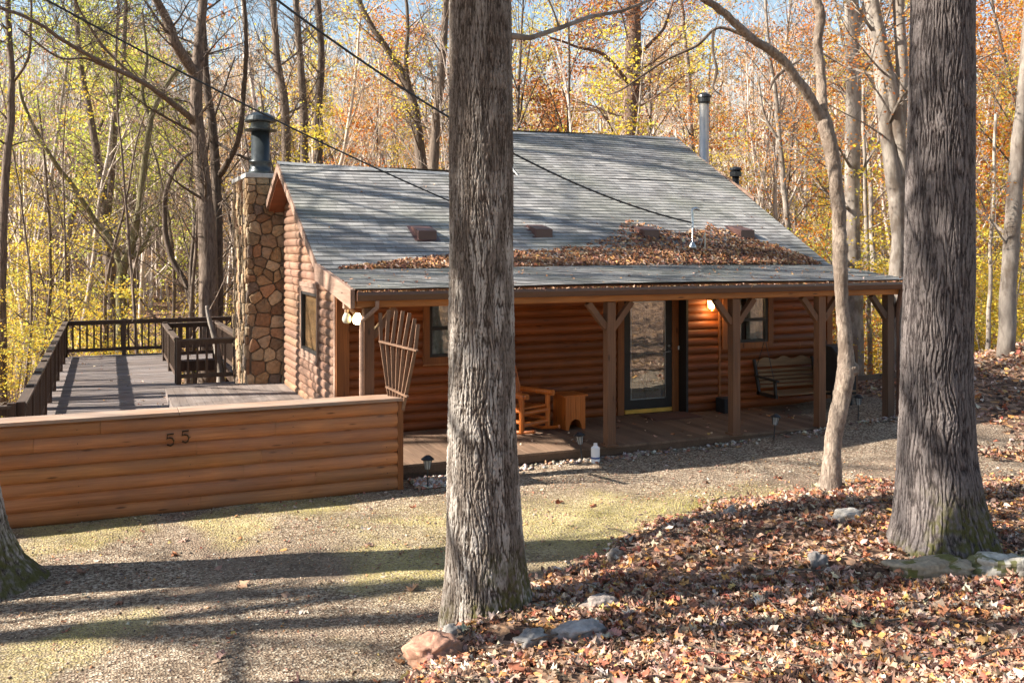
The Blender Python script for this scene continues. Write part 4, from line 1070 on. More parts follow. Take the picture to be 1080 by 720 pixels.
# grill under a black cover
T = loc_xf(12.37, 14.0, math.radians(4)); gr = thing('covered_grill', (12.42, 13.98, 0), 'barbecue grill under a black cover at the far end of the porch', 'grill')
b = MB(); pr = [(-.30, .45, .0), (-.32, .45, .75), (-.30, .98, .80), (-.16, 1.17, .85), (.16, 1.17, .85), (.30, .98, .80), (.32, .75, .75), (.30, .45, .0)]
ring = [(-.30, .30), (-.31, .9), (-.27, 1.04), (-.14, 1.15), (.12, 1.16), (.26, 1.02), (.31, .9), (.30, .30)]
vs = []
for x in (-.24, -.22, -.06, .08, .22, .24):
    for (y, z) in ring: vs.append(T(x, y * (.9 if abs(x) > .23 else 1) + .012 * math.sin(x * 9 + z * 7), z - (.03 if abs(x) > .23 else .0)))
n = len(ring); fs = [tuple(range(n)), tuple(range(6 * n - 1, 5 * n - 1, -1))]
for i in range(5):
    for j in range(n): fs.append((i * n + j, (i + 1) * n + j, (i + 1) * n + (j + 1) % n, i * n + (j + 1) % n))
b.add(vs, fs); b.build('cover', M['black'], gr)
b = MB()
for sx in (-1, 1):
    for sy in (-1, 1): b.bar(T(sx * .18, sy * .22, .002), T(sx * .18, sy * .22, .32), .04, .04)
b.bar(T(-.18, -.22, .12), T(.18, -.22, .12), .03, .03); b.build('cart', M['blackmetal'], gr)
b = MB()
for k in range(3): b.bar(T(-.24, -.40 + k * .06, .36), T(.1, -.40 + k * .06, .36), .05, .025)
b.build('shelf', M['benchwood'], gr)
# black crate on the porch floor
b = MB(); b.box(10.12, 10.43, 14.25, 14.52, .004, .26)
for k in range(5): b.box(10.13 + k * .06, 10.17 + k * .06, 14.24, 14.2495, .03, .24)
tag(b.build('utility_box', M['black'], None, org=(10.27, 14.4, 0), bevel=.015), 'small black box standing on the porch floor below the right window', 'box')
b = MB(); b.box(8.62, 9.55, 14.1, 14.68, .004, .018); b.box(8.66, 9.51, 14.14, 14.64, .0185, .024)
tag(b.build('door_mat', M['mat'], None, org=(9, 14.4, 0), bevel=.004), 'flat brown mat lying before the glass storm door', 'mat')
# trellis
tr = thing('fan_trellis', (3.9, 12.5, 0), 'fan shaped cedar trellis leaning beside the corner post', 'trellis')
A = at(402, 360, 12.75); B = at(438, 369, 12.35); C_ = at(409, 408, 12.7); D = at(428, 417, 12.5)
tops = [(401, 330), (410, 327), (418, 328), (425, 328), (432, 330), (437.5, 336), (441, 342)]; 
for k in range(7):
    t = k / 6; dd = 12.78 - .42 * t; q = at(tops[k][0], tops[k][1], dd); m = A.lerp(B, t); lo = C_.lerp(D, t); lo2 = lo + (lo - m).normalized() * .22
    b = MB(); b.bar(lo2, lo, .042, .018, (0, 1, 0)); b.bar(lo, m, .044, .018, (0, 1, 0)); b.bar(m, q, .048, .018, (0, 1, 0)); b.build('slat', M['trellis'], tr)
for a, c_ in ((A, B), (C_, D)):
    b = MB(); e = (c_ - a).normalized() * .03; off = Vector((-.005, -.03, 0)); b.bar(a - e + off, c_ + e + off, .045, .022); b.build('cross_rail', M['trellis'], tr)

# solar path lamps
def solar(u, v, d, label, tilt=0, h=.44, first=[None]):
    p = at(u, v, d); z = gz(p.x, p.y)
    if first[0] is None:
        t = thing('path_lamp', (p.x, p.y, z), label, 'path lamp', 'solar path lamps along the porch')
        b = MB(); b.tube([(p.x, p.y, z - .08), (p.x, p.y, z + .26)], .009, 6); b.build('stake', M['blackmetal'], t)
        b = MB(); b._l(p.x, p.y, [(.035, z + .26), (.055, z + .38)], 8, None, None); b.build('lamp_glass', M['solarglass'], t)
        b = MB()
        for k in range(8): a = k * PI / 4; b.bar((p.x + .037 * math.cos(a), p.y + .037 * math.sin(a), z + .26), (p.x + .058 * math.cos(a), p.y + .058 * math.sin(a), z + .38), .006, .006)
        b.build('cage', M['blackmetal'], t)
        b = MB(); b._l(p.x, p.y, [(.085, z + .381), (.088, z + .39), (.05, z + .42), (.03, z + .435)], 10, None, None); b.build('lamp_cap', M['blackmetal'], t)
        first[0] = t
    else:
        t = first[0].copy(); col.objects.link(t); t.location = (p.x, p.y, z)
        for ch_ in children(first[0]): c_ = ch_.copy(); c_.parent = t; col.objects.link(c_)
    t['label'] = label; t.rotation_euler = (tilt * .3, tilt, 0)
    return t
solar(451, 508, 12.6, 'solar path lamp in the white stones beside the parapet end', 0)
solar(614, 480, 13.95, 'leaning solar path lamp left of the white jug', -.10)
solar(816, 466, 15.1, 'solar path lamp at the stones between the middle porch posts', .08)
solar(905, 447, 16.3, 'solar path lamp nearest the far end of the porch', .02)
# white jug
p = at(628, 486, 13.85); z = gz(p.x, p.y); jg = thing('white_jug', (p.x, p.y, z), 'white plastic jug with blue band at the foot of the porch post', 'jug')
b = MB(); b._l(p.x, p.y, [(.058, z), (.064, z + .01), (.064, z + .17), (.060, z + .175), (.064, z + .18), (.064, z + .215), (.03, z + .245), (.026, z + .25)], 16, None, None); b.build('body', M['white'], jg, smooth=False)
b = MB(); b._l(p.x, p.y, [(.0655, z + .06), (.0655, z + .085)], 16, None, None); b.build('label_band', M['blueband'], jg)
b = MB(); b._l(p.x, p.y, [(.028, z + .25), (.028, z + .28)], 12, None, None); b.build('lid', M['white'], jg)

# wires
def wire(pts, lab, r=.011):
    b = MB(); b.tube(pts, r, 5); o = b.build('overhead_cable', M['wire'], None, org=pts[0], smooth=True); tag(o, lab, 'cable', 'overhead service cables')
def sagline(a, b_, sag, n=24): return [a.lerp(b_, i / n) - Vector((0, 0, sag * 4 * (i / n) * (1 - i / n))) for i in range(n + 1)]
wire(sagline(at(-60, -60, 11), Vector((5.9, 16.9, zroof(16.9) + .05)), .12), 'thin black cable running from top left down behind the oak to the roof', .015)
wire(sagline(at(190, -80, 11.5), Vector((10.05, 15.2, zroof(15.22) + .5)), .55), 'black cable sagging from the treetops to the mast on the roof', .017)

# rocks
def rock(p, sx, sy, sz, c, label, rot=0, seed=0, moss=False, flat=.5, name='rock'):
    x, y = p; z = gz(x, y); n1, n2 = 44, 26; vs = []; 
    for i in range(n2 + 1):
        ph = PI * i / n2
        for j in range(n1):
            th = 2 * PI * j / n1; d = Vector((math.sin(ph) * math.cos(th), math.sin(ph) * math.sin(th), math.cos(ph)))
            from mathutils import noise as MN
            k = 1 + .38 * MN.noise(d * 1.5 + Vector((seed, 0, 0))) + .16 * MN.noise(d * 3.6 + Vector((0, seed, 0))) + .07 * MN.noise(d * 9 + Vector((0, seed, 0))) + .03 * MN.noise(d * 22)
            q = Vector([math.copysign(abs(c_) ** .82, c_) for c_ in d]) * k
            X_, Y2, Z_ = q.x * sx, q.y * sy, q.z * sz
            vs.append((x + X_ * math.cos(rot) - Y2 * math.sin(rot), y + X_ * math.sin(rot) + Y2 * math.cos(rot), z + Z_ + sz * .25))
    fs = [(i * n1 + j, (i + 1) * n1 + j, (i + 1) * n1 + (j + 1) % n1, i * n1 + (j + 1) % n1) for i in range(n2) for j in range(n1)]
    b = MB(); b.add(vs, fs, c)
    for i, f in enumerate(b.f):
        m_ = sum((Vector(vs[k_]) for k_ in f), Vector()) / 4
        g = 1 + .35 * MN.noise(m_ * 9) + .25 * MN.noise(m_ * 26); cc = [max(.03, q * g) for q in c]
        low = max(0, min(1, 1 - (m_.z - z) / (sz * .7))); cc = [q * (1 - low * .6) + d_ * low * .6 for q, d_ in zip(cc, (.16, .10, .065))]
        if moss:
            k_ = MN.noise(m_ * 4.5 + Vector((seed, 2, 0))) + .5 * MN.noise(m_ * 17) + (.0 if moss == 1 else -.22); k_ = max(0, min(1, k_ * 5)); cc = [q * (1 - k_ * .85) + d_ * k_ * .85 for q, d_ in zip(cc, (.075 + .035 * g, .075 + .035 * g, .022))]
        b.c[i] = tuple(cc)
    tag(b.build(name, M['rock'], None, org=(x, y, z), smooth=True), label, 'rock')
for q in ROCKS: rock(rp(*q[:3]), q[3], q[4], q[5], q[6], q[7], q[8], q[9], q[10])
# stones along the porch foot
n = 1500; x = rs.uniform(3.9, 13.0, n); x = np.concatenate([x, rs.uniform(3.9, 4.9, 260)])
n = len(x); y = np.concatenate([12.58 - np.abs(rs.randn(n - 260)) * .16 - .0, rs.uniform(12.0, 12.6, 260)]); k = (rs.rand(n) < np.clip(.45 + .8 * pnoise(x * 1.5, y * 1.5, 31) + (x < 5.2) * .5, .1, 1)) & (y > 11.9)
x, y = x[k], y[k]
xa = rs.uniform(3.75, 4.75, 320); ya = 12.0 + .55 * rs.rand(320); Va = stones(xa, ya, ground(xa, ya) + .02, rs.uniform(.02, .05, 320), leaf_cols(320, rs, [((.50, .46, .42), 3), ((.38, .32, .27), 2), ((.36, .20, .14), 1.4)]), .7)
V, F, C = stones(x, y, ground(x, y) + .015, rs.uniform(.012, .05, len(x)), leaf_cols(len(x), rs, [((.50, .45, .40), 2), ((.36, .30, .25), 3), ((.22, .16, .13), 3), ((.34, .19, .12), 1.5)]), .55)
V, F, C = join([(V, F, C), Va])
tag(link('edging_stones', npmesh('edging_stones', V, F, M['gravelstone'], C)), 'white and tan broken stones strewn along the foot of the porch', 'stones', kind='stuff')
# ------------------------------------------------------------------ large near trunks
def near_trunk(name, mat, prof, cen, zb, zt, seed, nth, nz, kind, label, lobes, moss_th):
    """prof: [(z, radius)], cen: [(z, x, y)]"""
    z = np.linspace(zb, zt, nz); th = np.arange(nth) / nth * 2 * PI
    Zg, T_ = np.meshgrid(z, th, indexing='ij')
    pz = [p[0] for p in prof]; R = np.interp(Zg, pz, [p[1] for p in prof])
    cx = np.interp(Zg, [c[0] for c in cen], [c[1] for c in cen]); cy = np.interp(Zg, [c[0] for c in cen], [c[2] for c in cen])
    fl = np.exp(-np.maximum(0, Zg - zb - .25) / .30)
    lob = 0
    for (a, w, amp) in lobes: lob = lob + amp * np.exp(-((np.mod(T_ - a + PI, 2 * PI) - PI) / w) ** 2)
    R = R * (1 + .10 * fl * 0 + lob * fl) * (1 + .035 * pnoise(T_ / (2 * PI) * 5, Zg * .9, seed, 5))
    u = T_ / (2 * PI)
    if kind == 'furrow':
        k = 60; wv = pnoise(u * 11, Zg * 1.6, seed + 1, 11) * 1.0
        n1 = pnoise(np.mod(u * k + wv, k), Zg * 3.3, seed + 2, k)
        n2 = pnoise(np.mod(u * k * 2 + wv * 2, 2 * k), Zg * 11, seed + 3, 2 * k)
        h = np.clip(np.abs(n1) * 3.2, 0, 1) ** .8 * (.7 + .3 * np.clip(np.abs(n2) * 3.2, 0, 1))
        n3 = pnoise(np.mod(u * 150, 150), Zg * 30, seed + 4, 150)
        h = h + .22 * n3; amp = .0175
        pale = sstep(.5, .9, h) * .35
    else:
        k = 62; wv = pnoise(u * 13, Zg * 2.2, seed + 1, 13) * .9 + pnoise(u * 40, Zg * 9, seed + 11, 40) * .15
        n1 = pnoise(np.mod(u * k + wv, k), Zg * 3.6, seed + 2, k)
        n2 = pnoise(np.mod(u * k * 1.5 + wv, 1.5 * k), Zg * 14, seed + 3, int(1.5 * k))
        n3 = pnoise(np.mod(u * 160, 160), Zg * 45, seed + 4, 160)
        h = np.clip(np.abs(n1) * 2.8, 0, 1) ** .7 * (.45 + .55 * np.clip(np.abs(n2) * 3, 0, 1)) + .25 * n3
        plate = pnoise(u * 14, Zg * 2.2, seed + 6, 14)
        amp = .0145
        band = sstep(3.9, 2.2, Zg) * .5 + .25
        pale = np.clip(sstep(.25, .8, h) * (.25 + sstep(-.2, .4, plate)) * band * 1.3, 0, .9)
    h = h * (1 + .25 * pnoise(u * 7, Zg * 1.1, seed + 20, 7)); amp = amp * (1 + .4 * pnoise(u * 5, Zg * .8, seed + 21, 5))
    Rr = R + amp * (h - .6)
    V = np.stack([cx + Rr * np.cos(T_), cy + Rr * np.sin(T_), Zg], -1).reshape(-1, 3)
    idx = np.arange(nz * nth).reshape(nz, nth); nx = np.roll(idx, -1, 1)
    F = np.stack([idx[:-1], nx[:-1], nx[1:], idx[1:]], -1).reshape(-1, 4)
    mn = fbm(u * 9, Zg * 5, seed + 8, 4)
    d = np.cos(T_ - moss_th)
    moss = np.clip(sstep(.75, .05, (Zg - zb - .3)) * sstep(-.35, .6, d + mn * 1.3 + .05) * 1.5 + sstep(.22, .0, Zg - zb - .3) * .5 * sstep(-.2, .2, mn), 0, 1) * .8 * sstep(-.45, .15, pnoise(u * 60, Zg * 18, seed + 12, 60))
    o_ = Vector((cen[0][1], cen[0][2], zb + .3)); V = V - np.array(o_)
    me = npmesh(name, V, F, mat, None, True, {'h': ('POINT', np.clip(h, 0, 1).ravel()), 'moss': ('POINT', moss.ravel()), 'pale': ('POINT', pale.ravel())})
    t = thing(name, o_, label, 'tree'); link('trunk', me, t)
    return t
# generic branching -----------------------------------------------------------
def grow(mb, rr, p, d, L, r, lvl, maxl, tips, up=.25, wig=.25, nk=(5, 8), sides=(8, 5, 3, 3, 3), ratio=(.35, .65), spread=(.5, 1.1), minr=.0035, start=.3, leaftips=True, taper=.25, cut=None):
    k = max(4, int(L / (.55 if lvl < 2 else .4)) + 2) if lvl < 3 else 4
    k = min(k, 22)
    pts = [Vector(p)]; dd = Vector(d).normalized(); seg = L / (k - 1)
    for i in range(k - 1):
        dd = (dd + Vector((rr.gauss(0, wig), rr.gauss(0, wig), rr.gauss(0, wig) + up)) * (seg * .45)).normalized()
        pts.append(pts[-1] + dd * seg)
    rad = [max(minr, r * (1 - (1 - taper) * i / (k - 1))) for i in range(k)]
    mb.tube(pts, rad, sides[min(lvl, 4)], None, lvl == 0)
    if lvl >= maxl:
        if leaftips: tips += pts[1:]
        return pts
    n = rr.randint(*nk[lvl] if isinstance(nk[0], (tuple, list)) else nk)
    for i in range(n):
        t = start + (1 - start) * (i + rr.random()) / n if lvl == 0 else .2 + .8 * (i + rr.random()) / n
        t = min(t, .98); f = t * (k - 1); a = int(f); q = pts[a].lerp(pts[min(a + 1, k - 1)], f - a)
        dr = (pts[min(a + 1, k - 1)] - pts[a]).normalized(); ax = dr.orthogonal().normalized()
        ax.rotate(Matrix.Rotation(rr.uniform(0, 2 * PI), 3, dr)); s = rr.uniform(*spread)
        nd = (dr * math.cos(s) + ax * math.sin(s)).normalized()
        lr = rr.uniform(*ratio); rb = max(minr, rad[a] * rr.uniform(.35, .62))
        grow(mb, rr, q, nd, L * lr * (1.15 - .6 * t), rb, lvl + 1, maxl, tips, up, wig * 1.15, nk, sides, ratio, spread, minr, start, leaftips, taper)
    return pts
def crown_mesh(name, tips, n, size, pal, rs_, spread=.25, flat=.35, mat=None):
    T_ = np.array([tuple(t) for t in tips]); i = rs_.choice(len(T_), n); c = T_[i] + rs_.randn(n, 3) * np.array([spread, spread, spread * flat])
    sz = rs_.uniform(.6, 1.25, n) * size; a = rs_.rand(n) * 2 * PI; nrm = rs_.randn(n, 3) * [.7, .7, .5] + [0, 0, .6]; nrm /= np.linalg.norm(nrm, axis=1)[:, None]
    u = np.cross(nrm, np.stack([np.cos(a), np.sin(a), 0 * a], -1)); u /= np.linalg.norm(u, axis=1)[:, None] + 1e-9; v = np.cross(nrm, u)
    s = sz[:, None]
    V = np.stack([c - v * s * .5, c + u * s * .32, c + v * s * .5, c - u * s * .32], 1).reshape(-1, 3)
    F = np.arange(4 * n).reshape(-1, 4)
    clump = leaf_cols(len(T_), rs_, pal)[i]
    cc = np.clip(clump * .6 + leaf_cols(n, rs_, pal) * .4, 0, 1) * rs_.uniform(.75, 1.2, (n, 1))
    return npmesh(name, V, F, M['foliage'], np.clip(cc, 0, .95))
YEL = [((.85, .62, .07), 4), ((.78, .66, .14), 3), ((.86, .50, .07), 2), ((.58, .56, .12), 2)]
YG = [((.50, .55, .09), 4), ((.66, .64, .13), 3), ((.28, .34, .06), 2), ((.70, .62, .12), 2)]
ORG = [((.75, .28, .05), 4), ((.62, .19, .045), 3), ((.82, .42, .08), 3), ((.45, .14, .05), 2)]
RUS = [((.50, .20, .08), 4), ((.62, .26, .07), 3), ((.38, .14, .07), 3), ((.68, .38, .16), 2)]
TAN = [((.55, .36, .20), 3), ((.62, .44, .16), 3), ((.46, .26, .14), 3), ((.66, .50, .30), 1)]

# middle oak
d0 = 7.8
def cenpx(vals, d): return sorted([((CH + (V0 - v) / CF * d), at(u, v, d).x, at(u, v, d).y) for u, v in vals])
def radpx(vals, d): return sorted([((CH + (V0 - v) / CF * d), w / 2 / CF * d) for w, v in vals])
oak = near_trunk('oak_tree', M['oak_bark'], radpx([(64, 0), (66, 100), (67, 300), (70, 420), (75, 500), (80, 570), (84, 610), (89, 640), (94, 680)], d0),
    cenpx([(505, -60), (506, 0), (507, 100), (507.5, 300), (508.5, 450), (510, 520), (513, 600), (515, 640), (516, 700)], d0), gz(*xy((515 - U0) / CF * d0, d0)) - .3, 6.2, 40, 520, 760, 'flaky',
    'large flaky grey brown oak trunk rising in front of the cabin', [(-.2, .35, .15), (-1.2, .25, .07), (-2.1, .3, .09), (2.6, .6, .16), (.9, .5, .15)], -.35)
d1 = 9.2
ash = near_trunk('shade_tree', M['ash_bark'], radpx([(62, -40), (65, 100), (67, 250), (70, 400), (77, 480), (85, 520), (96, 550), (108, 570), (118, 610)], d1),
    cenpx([(996, -60), (994.5, 0), (993, 100), (990, 300), (987.5, 400), (988, 480), (991, 530), (994, 570), (994, 620)], d1), gz(*xy((993 - U0) / CF * d1, d1)) - .3, 6.6, 60, 540, 760, 'furrow',
    'dark deeply furrowed trunk, the thickest tree at right', [(-.1, .3, .13), (-1.25, .28, .10), (-2.1, .3, .12), (-2.9, .35, .12), (1.5, .5, .15), (.7, .3, .1)], -.9)
d2 = 9.0
lx, ly = xy((-46 - U0) / CF * d2, d2); zb = gz(lx, ly)
left_tree = near_trunk('shade_tree', M['oak_bark'], [(zb - .3, .80), (zb, .68), (zb + .2, .54), (zb + .5, .44), (zb + .9, .385), (zb + 2, .36), (7, .31)], [(zb - .3, lx, ly), (7, lx - .25, ly + .1)], zb - .3, 6.5, 80, 240, 480, 'flaky',
    'mossy flared trunk foot at the left picture edge', [(-.1, .5, .25), (-1.2, .5, .15), (2, .7, .2)], -.6)
def top_of(t, x, y, z, r, seed, H=10, lean=(0, 0)):
    mb = MB(); rr = random.Random(seed); tips = []
    grow(mb, rr, (x, y, z), (lean[0], lean[1], 1), H, r, 0, 3, tips, .25, .2, ((8, 10), (5, 7), (4, 6)), (10, 6, 4, 3), (.35, .6), (.5, 1.1), .006, .12)
    mb.build('limbs', M['bark'], t, org=t.location)
    return tips
p = at(505, -60, d0); top_of(oak, p.x, p.y, 5.9, .235, 1, 11)
p = at(996, -60, d1); top_of(ash, p.x, p.y, 6.3, .28, 2, 12)
top_of(left_tree, lx - .24, ly + .1, 6.2, .30, 3, 12)
mb = MB(); pts = [at(538, 38, 7.8), at(560, 40, 7.9), at(590, 30, 8.1), at(622, 18, 8.4), at(655, 12, 8.7), at(700, -5, 9.1), at(745, -30, 9.6)]
mb.tube(pts, [.03, .022, .02, .018, .015, .012, .008], 7); mb.tube([pts[2], at(585, 15, 8.0), at(570, -20, 7.8)], [.012, .008, .005], 5); mb.tube([pts[4], at(662, 40, 8.8), at(640, 62, 9.0)], [.009, .006, .003], 5)
mb.build('branch', M['bark_pale'], oak, org=oak.location)

# small forked tree by the mound
def px_tube(mb, pts, sides=12, m=5):
    """pts: (u, v, width px, depth)"""
    P = [at(u, v, d) for u, v, w, d in pts]; R = [w / 2 / CF * d for u, v, w, d in pts]
    # smooth resample
    Pn = []; Rn = []
    for i in range(len(P) - 1):
        p0 = P[max(0, i - 1)]; p1 = P[i]; p2 = P[i + 1]; p3 = P[min(len(P) - 1, i + 2)]
        for j in range(m):
            t = j / m; t2 = t * t; t3 = t2 * t
            Pn.append(.5 * ((2 * p1) + (p2 - p0) * t + (2 * p0 - 5 * p1 + 4 * p2 - p3) * t2 + (-p0 + 3 * p1 - 3 * p2 + p3) * t3)); Rn.append(R[i] + (R[i + 1] - R[i]) * t)
    Pn.append(P[-1]); Rn.append(R[-1]); mb.tube(Pn, Rn, sides); return Pn
def lumpy(mb, amp, fr, seed):
    from mathutils import noise as MN
    out = []
    for v in mb.v:
        q = Vector(v); n = MN.noise_vector(q * fr + Vector((seed, 0, 0))); out.append(tuple(q + n * amp))
    mb.v = out
p = at(876, 510, 12.15); zb = gz(p.x, p.y)
fk = thing('forked_tree', (p.x, p.y, zb), 'slender leaning tree with a fork and smooth pale grey bark', 'tree')
D = 12.1
mb = MB(); px_tube(mb, [(873, 525, 28, D), (876, 508, 22.5, D), (879, 470, 18.5, D), (885, 430, 17.5, D), (891, 400, 19, D), (892, 370, 15.5, D), (888, 320, 13.5, D), (886, 262, 15, D), (883, 210, 14, D), (878, 165, 15, D), (871, 133, 16.5, D), (868, 118, 12, D), (866, 80, 10, D), (863, 40, 10, D), (866, 15, 10, D), (858, -10, 9, D), (850, -60, 8, D), (846, -130, 7, D), (840, -300, 4, D)], 26, 14)
px_tube(mb, [(874, 140, 12, D), (866, 126, 12, D), (857, 110, 10.5, D - .1), (842, 85, 10, D - .2), (825, 63, 9.5, D - .3), (800, 45, 9, D - .5), (788, 37, 9.5, D - .6), (765, 15, 8, D - .8), (735, -6, 7, D - 1), (680, -50, 6, D - 1.4), (600, -120, 4, D - 2)], 20, 10)
for (u, v, w) in ((887, 262, 17), (897, 390, 17), (788, 38, 11)):
    px_tube(mb, [(u, v + w * .5, w * .35, D - (.6 if u < 800 else 0)), (u, v + w * .2, w * .9, D - (.6 if u < 800 else 0)), (u, v - w * .2, w * .95, D - (.6 if u < 800 else 0)), (u, v - w * .5, w * .5, D - (.6 if u < 800 else 0))], 12)
lumpy(mb, .020, 4, 3); lumpy(mb, .010, 12, 5); lumpy(mb, .005, 34, 6)
mb.build('trunk', M['bark_small'], fk, smooth=True)
mb = MB(); px_tube(mb, [(790, 40, 4, D - .6), (765, 30, 3.5, D - .6), (752, 32, 3.5, D - .6), (735, 48, 3.5, D - .5), (705, 62, 3, D - .4), (680, 78, 2.5, D - .3), (655, 95, 2, D - .2), (640, 100, 1.2, D)], 6)
px_tube(mb, [(752, 32, 3, D - .6), (752, 55, 3, D - .6), (756, 75, 3, D - .6), (752, 92, 2, D - .6), (760, 100, 1.5, D - .6)], 6)
px_tube(mb, [(846, 62, 2, D), (820, 80, 4, D), (812, 95, 2, D)], 5)
mb.build('branch', M['bark'], fk)

# ------------------------------------------------------------------ identified forest trees
def px_tree(name, label, limbs, mat, seed, pal=None, nleaf=0, lsize=.09, twigs=14, group=None, twL=2.2):
    """limbs: list of lists of (u,v,w,d); the first is the trunk, grown down to the ground and up out of view"""
    rr = random.Random(seed); mb = MB(); tips = []
    tr = list(limbs[0]); u, v, w, d = tr[0]; x, y = at(u, v, d).x, at(u, v, d).y; z = gz(x, y)
    vg = V0 + (CH - z) * CF / d
    if vg > v + 5: tr = [(u - (tr[1][0] - u) * .1, vg + 8, w * 1.5, d), (u, vg - 14, w * 1.15, d)] + tr if vg - 20 > v else [(u, vg + 8, w * 1.35, d)] + tr
    t = thing(name, (x, y, z), label, 'tree', group)
    allp = []
    for i, L in enumerate([tr] + list(limbs[1:])):
        P = px_tube(mb, L, 10 if i == 0 else 7); allp.append((P, L))
    lumpy(mb, .03, 1.6, seed)
    mb.build('trunk', mat, t, smooth=True)
    mb = MB()
    for i, (P, L) in enumerate(allp):
        n = twigs if i == 0 else max(3, twigs // 2)
        for q in range(n):
            f = rr.uniform(.35 if i == 0 else .2, 1) * (len(P) - 1); a = int(f); p = P[a]
            if p.z < 2.2: continue
            r0 = L[min(len(L) - 1, int(a / 5))]; rb = min(.05, max(.010, r0[2] / 2 / CF * r0[3] * rr.uniform(.14, .30)))
            an = rr.uniform(0, 2 * PI); dr = Vector((math.cos(an), math.sin(an), rr.uniform(.1, 1.2)))
            grow(mb, rr, p, dr, rr.uniform(.6, 1.2) * twL, rb, 0, 2, tips, .25, .35, ((5, 8), (4, 6)), (5, 3, 3), (.4, .7), (.4, 1.1), .005, .2)
    if mb.f: mb.build('branches', mat, t)
    if pal and nleaf:
        link('crown', crown_mesh('crown', [q - t.location for q in tips], nleaf, lsize, pal, np.random.RandomState(seed), .22), t)
    return t
G = M
px_tree('forest_tree', 'grey double trunk rising directly behind the deck, left of the chimney', [[(220, 335, 21, 29), (219, 260, 19, 29), (215, 200, 16, 29), (210, 150, 14.5, 29), (207, 110, 13.5, 29), (209, 60, 11, 29), (214, 0, 10, 29), (218, -80, 9, 29)],
    [(207, 80, 12, 29), (197, 65, 12, 28.6), (185, 45, 11, 28.2), (176, 20, 10, 28), (160, -10, 9, 27.5), (130, -70, 6, 27)],
    [(203, 130, 9, 29), (198, 122, 7, 28.5), (170, 100, 6, 27), (145, 84, 5.5, 25), (115, 70, 5, 23), (75, 48, 4.5, 21), (40, 25, 4, 19.5), (0, 8, 3.5, 18), (-60, -10, 2, 17)],
    [(145, 84, 3, 25), (110, 50, 3, 24), (85, 12, 2.5, 23), (70, -30, 2, 22)],
    [(120, 74, 3, 23.5), (90, 62, 2.5, 22), (60, 60, 2.3, 21), (20, 30, 1.6, 20)]], G['bark'], 1, twL=2.4, twigs=18)
px_tree('forest_tree', 'thinner dark stem crossing just right of the double trunk', [[(229, 335, 13, 30), (229, 260, 12, 30), (228, 190, 10, 30), (224, 130, 9, 30), (218, 90, 8, 30), (215, 40, 6, 30), (211, -40, 5, 30)],
    [(231, 185, 7, 30), (240, 172, 6, 29.6), (252, 145, 5.5, 29), (257, 100, 5, 28.6), (260, 50, 4.5, 28), (257, 0, 4, 27.6), (250, -60, 3, 27)], [(228, 150, 4, 30), (250, 163, 3.5, 29.5), (268, 170, 2, 29)]], G['bark'], 2, twigs=8)
px_tree('forest_tree', 'slim straight grey tree nearest the left picture edge', [[(2, 300, 9, 26), (5, 200, 8.5, 26), (11, 130, 8, 26), (12, 80, 7, 26), (9, 20, 6, 26), (10, -60, 4, 26)], [(14, 85, 3.5, 26), (28, 65, 3, 25.7), (33, 30, 2.5, 25.5), (31, -20, 2, 25)]], G['bark'], 3, YG, 2200, twigs=14)
px_tree('forest_tree', 'mossy crooked tree with a Y fork beyond the deck rail', [[(128, 330, 12, 33), (128, 290, 11, 33), (138, 260, 9, 33), (146, 225, 7.5, 33), (150, 190, 7, 33), (157, 140, 7, 33), (160, 120, 6, 33), (175, 90, 5, 33), (190, 70, 4, 33)], [(130, 290, 8, 33), (118, 255, 6, 33), (102, 235, 5.5, 33), (80, 200, 5, 32.5), (60, 175, 4.5, 32), (42, 145, 4, 31.5), (25, 110, 3.5, 31), (20, 85, 2.5, 31)],
    [(158, 125, 5, 33), (150, 100, 4, 33), (155, 60, 3, 33), (150, 10, 2.5, 33)], [(133, 275, 6, 33), (150, 262, 4.5, 33), (160, 238, 3.5, 33)]], G['bark_moss'], 4, twigs=14)
px_tree('forest_tree', 'pair of dark stems leaning together left of the mossy tree', [[(118, 310, 12, 38), (112, 240, 11, 38), (105, 180, 9, 38), (95, 120, 7, 38), (84, 60, 6, 38), (78, -30, 4, 38)], [(112, 235, 9, 38), (118, 180, 7, 38), (122, 120, 6, 38), (130, 60, 5, 38), (134, -20, 3, 38)]], G['bark'], 5, twigs=20)
px_tree('forest_tree', 'bare curved stem bending between mossy tree and double trunk', [[(203, 335, 6, 31), (196, 300, 6, 31), (180, 270, 6, 31), (174, 235, 5.5, 31), (176, 200, 5, 31), (190, 170, 4, 31), (204, 160, 3, 31)]], G['bark'], 6, twigs=5)
for i, (ub, ut, w, lab) in enumerate(((303, 288, 10, 'first of three straight trunks rising behind the left roof end'), (322, 312, 9, 'middle of three straight trunks rising behind the left roof end'), (337, 335, 9.5, 'third straight trunk behind the left roof end, nearest the oak'))):
    px_tree('forest_tree', lab, [[(ub, 230, w * 1.2, 36 + i), (ub - 1, 165, w, 36 + i), (ub - 3 + i, 110, w * .9, 36 + i), (ut + 4, 60, w * .8, 36 + i), (ut, 0, w * .7, 36 + i), (ut - 6, -80, w * .5, 36 + i)]], G['bark'], 10 + i, twigs=16)
px_tree('forest_tree', 'leaning trunk forming the left arm of a V left of the oak', [[(452, 260, 13, 34), (445, 178, 12, 34), (438, 120, 9, 34), (425, 80, 8, 34), (410, 55, 7, 34), (390, 25, 6, 34), (368, -20, 5, 34)], [(438, 125, 6, 34), (428, 70, 5, 34), (430, 20, 4, 34), (424, -40, 3, 34)]], G['bark'], 14, YEL, 1500, .10, twigs=16)
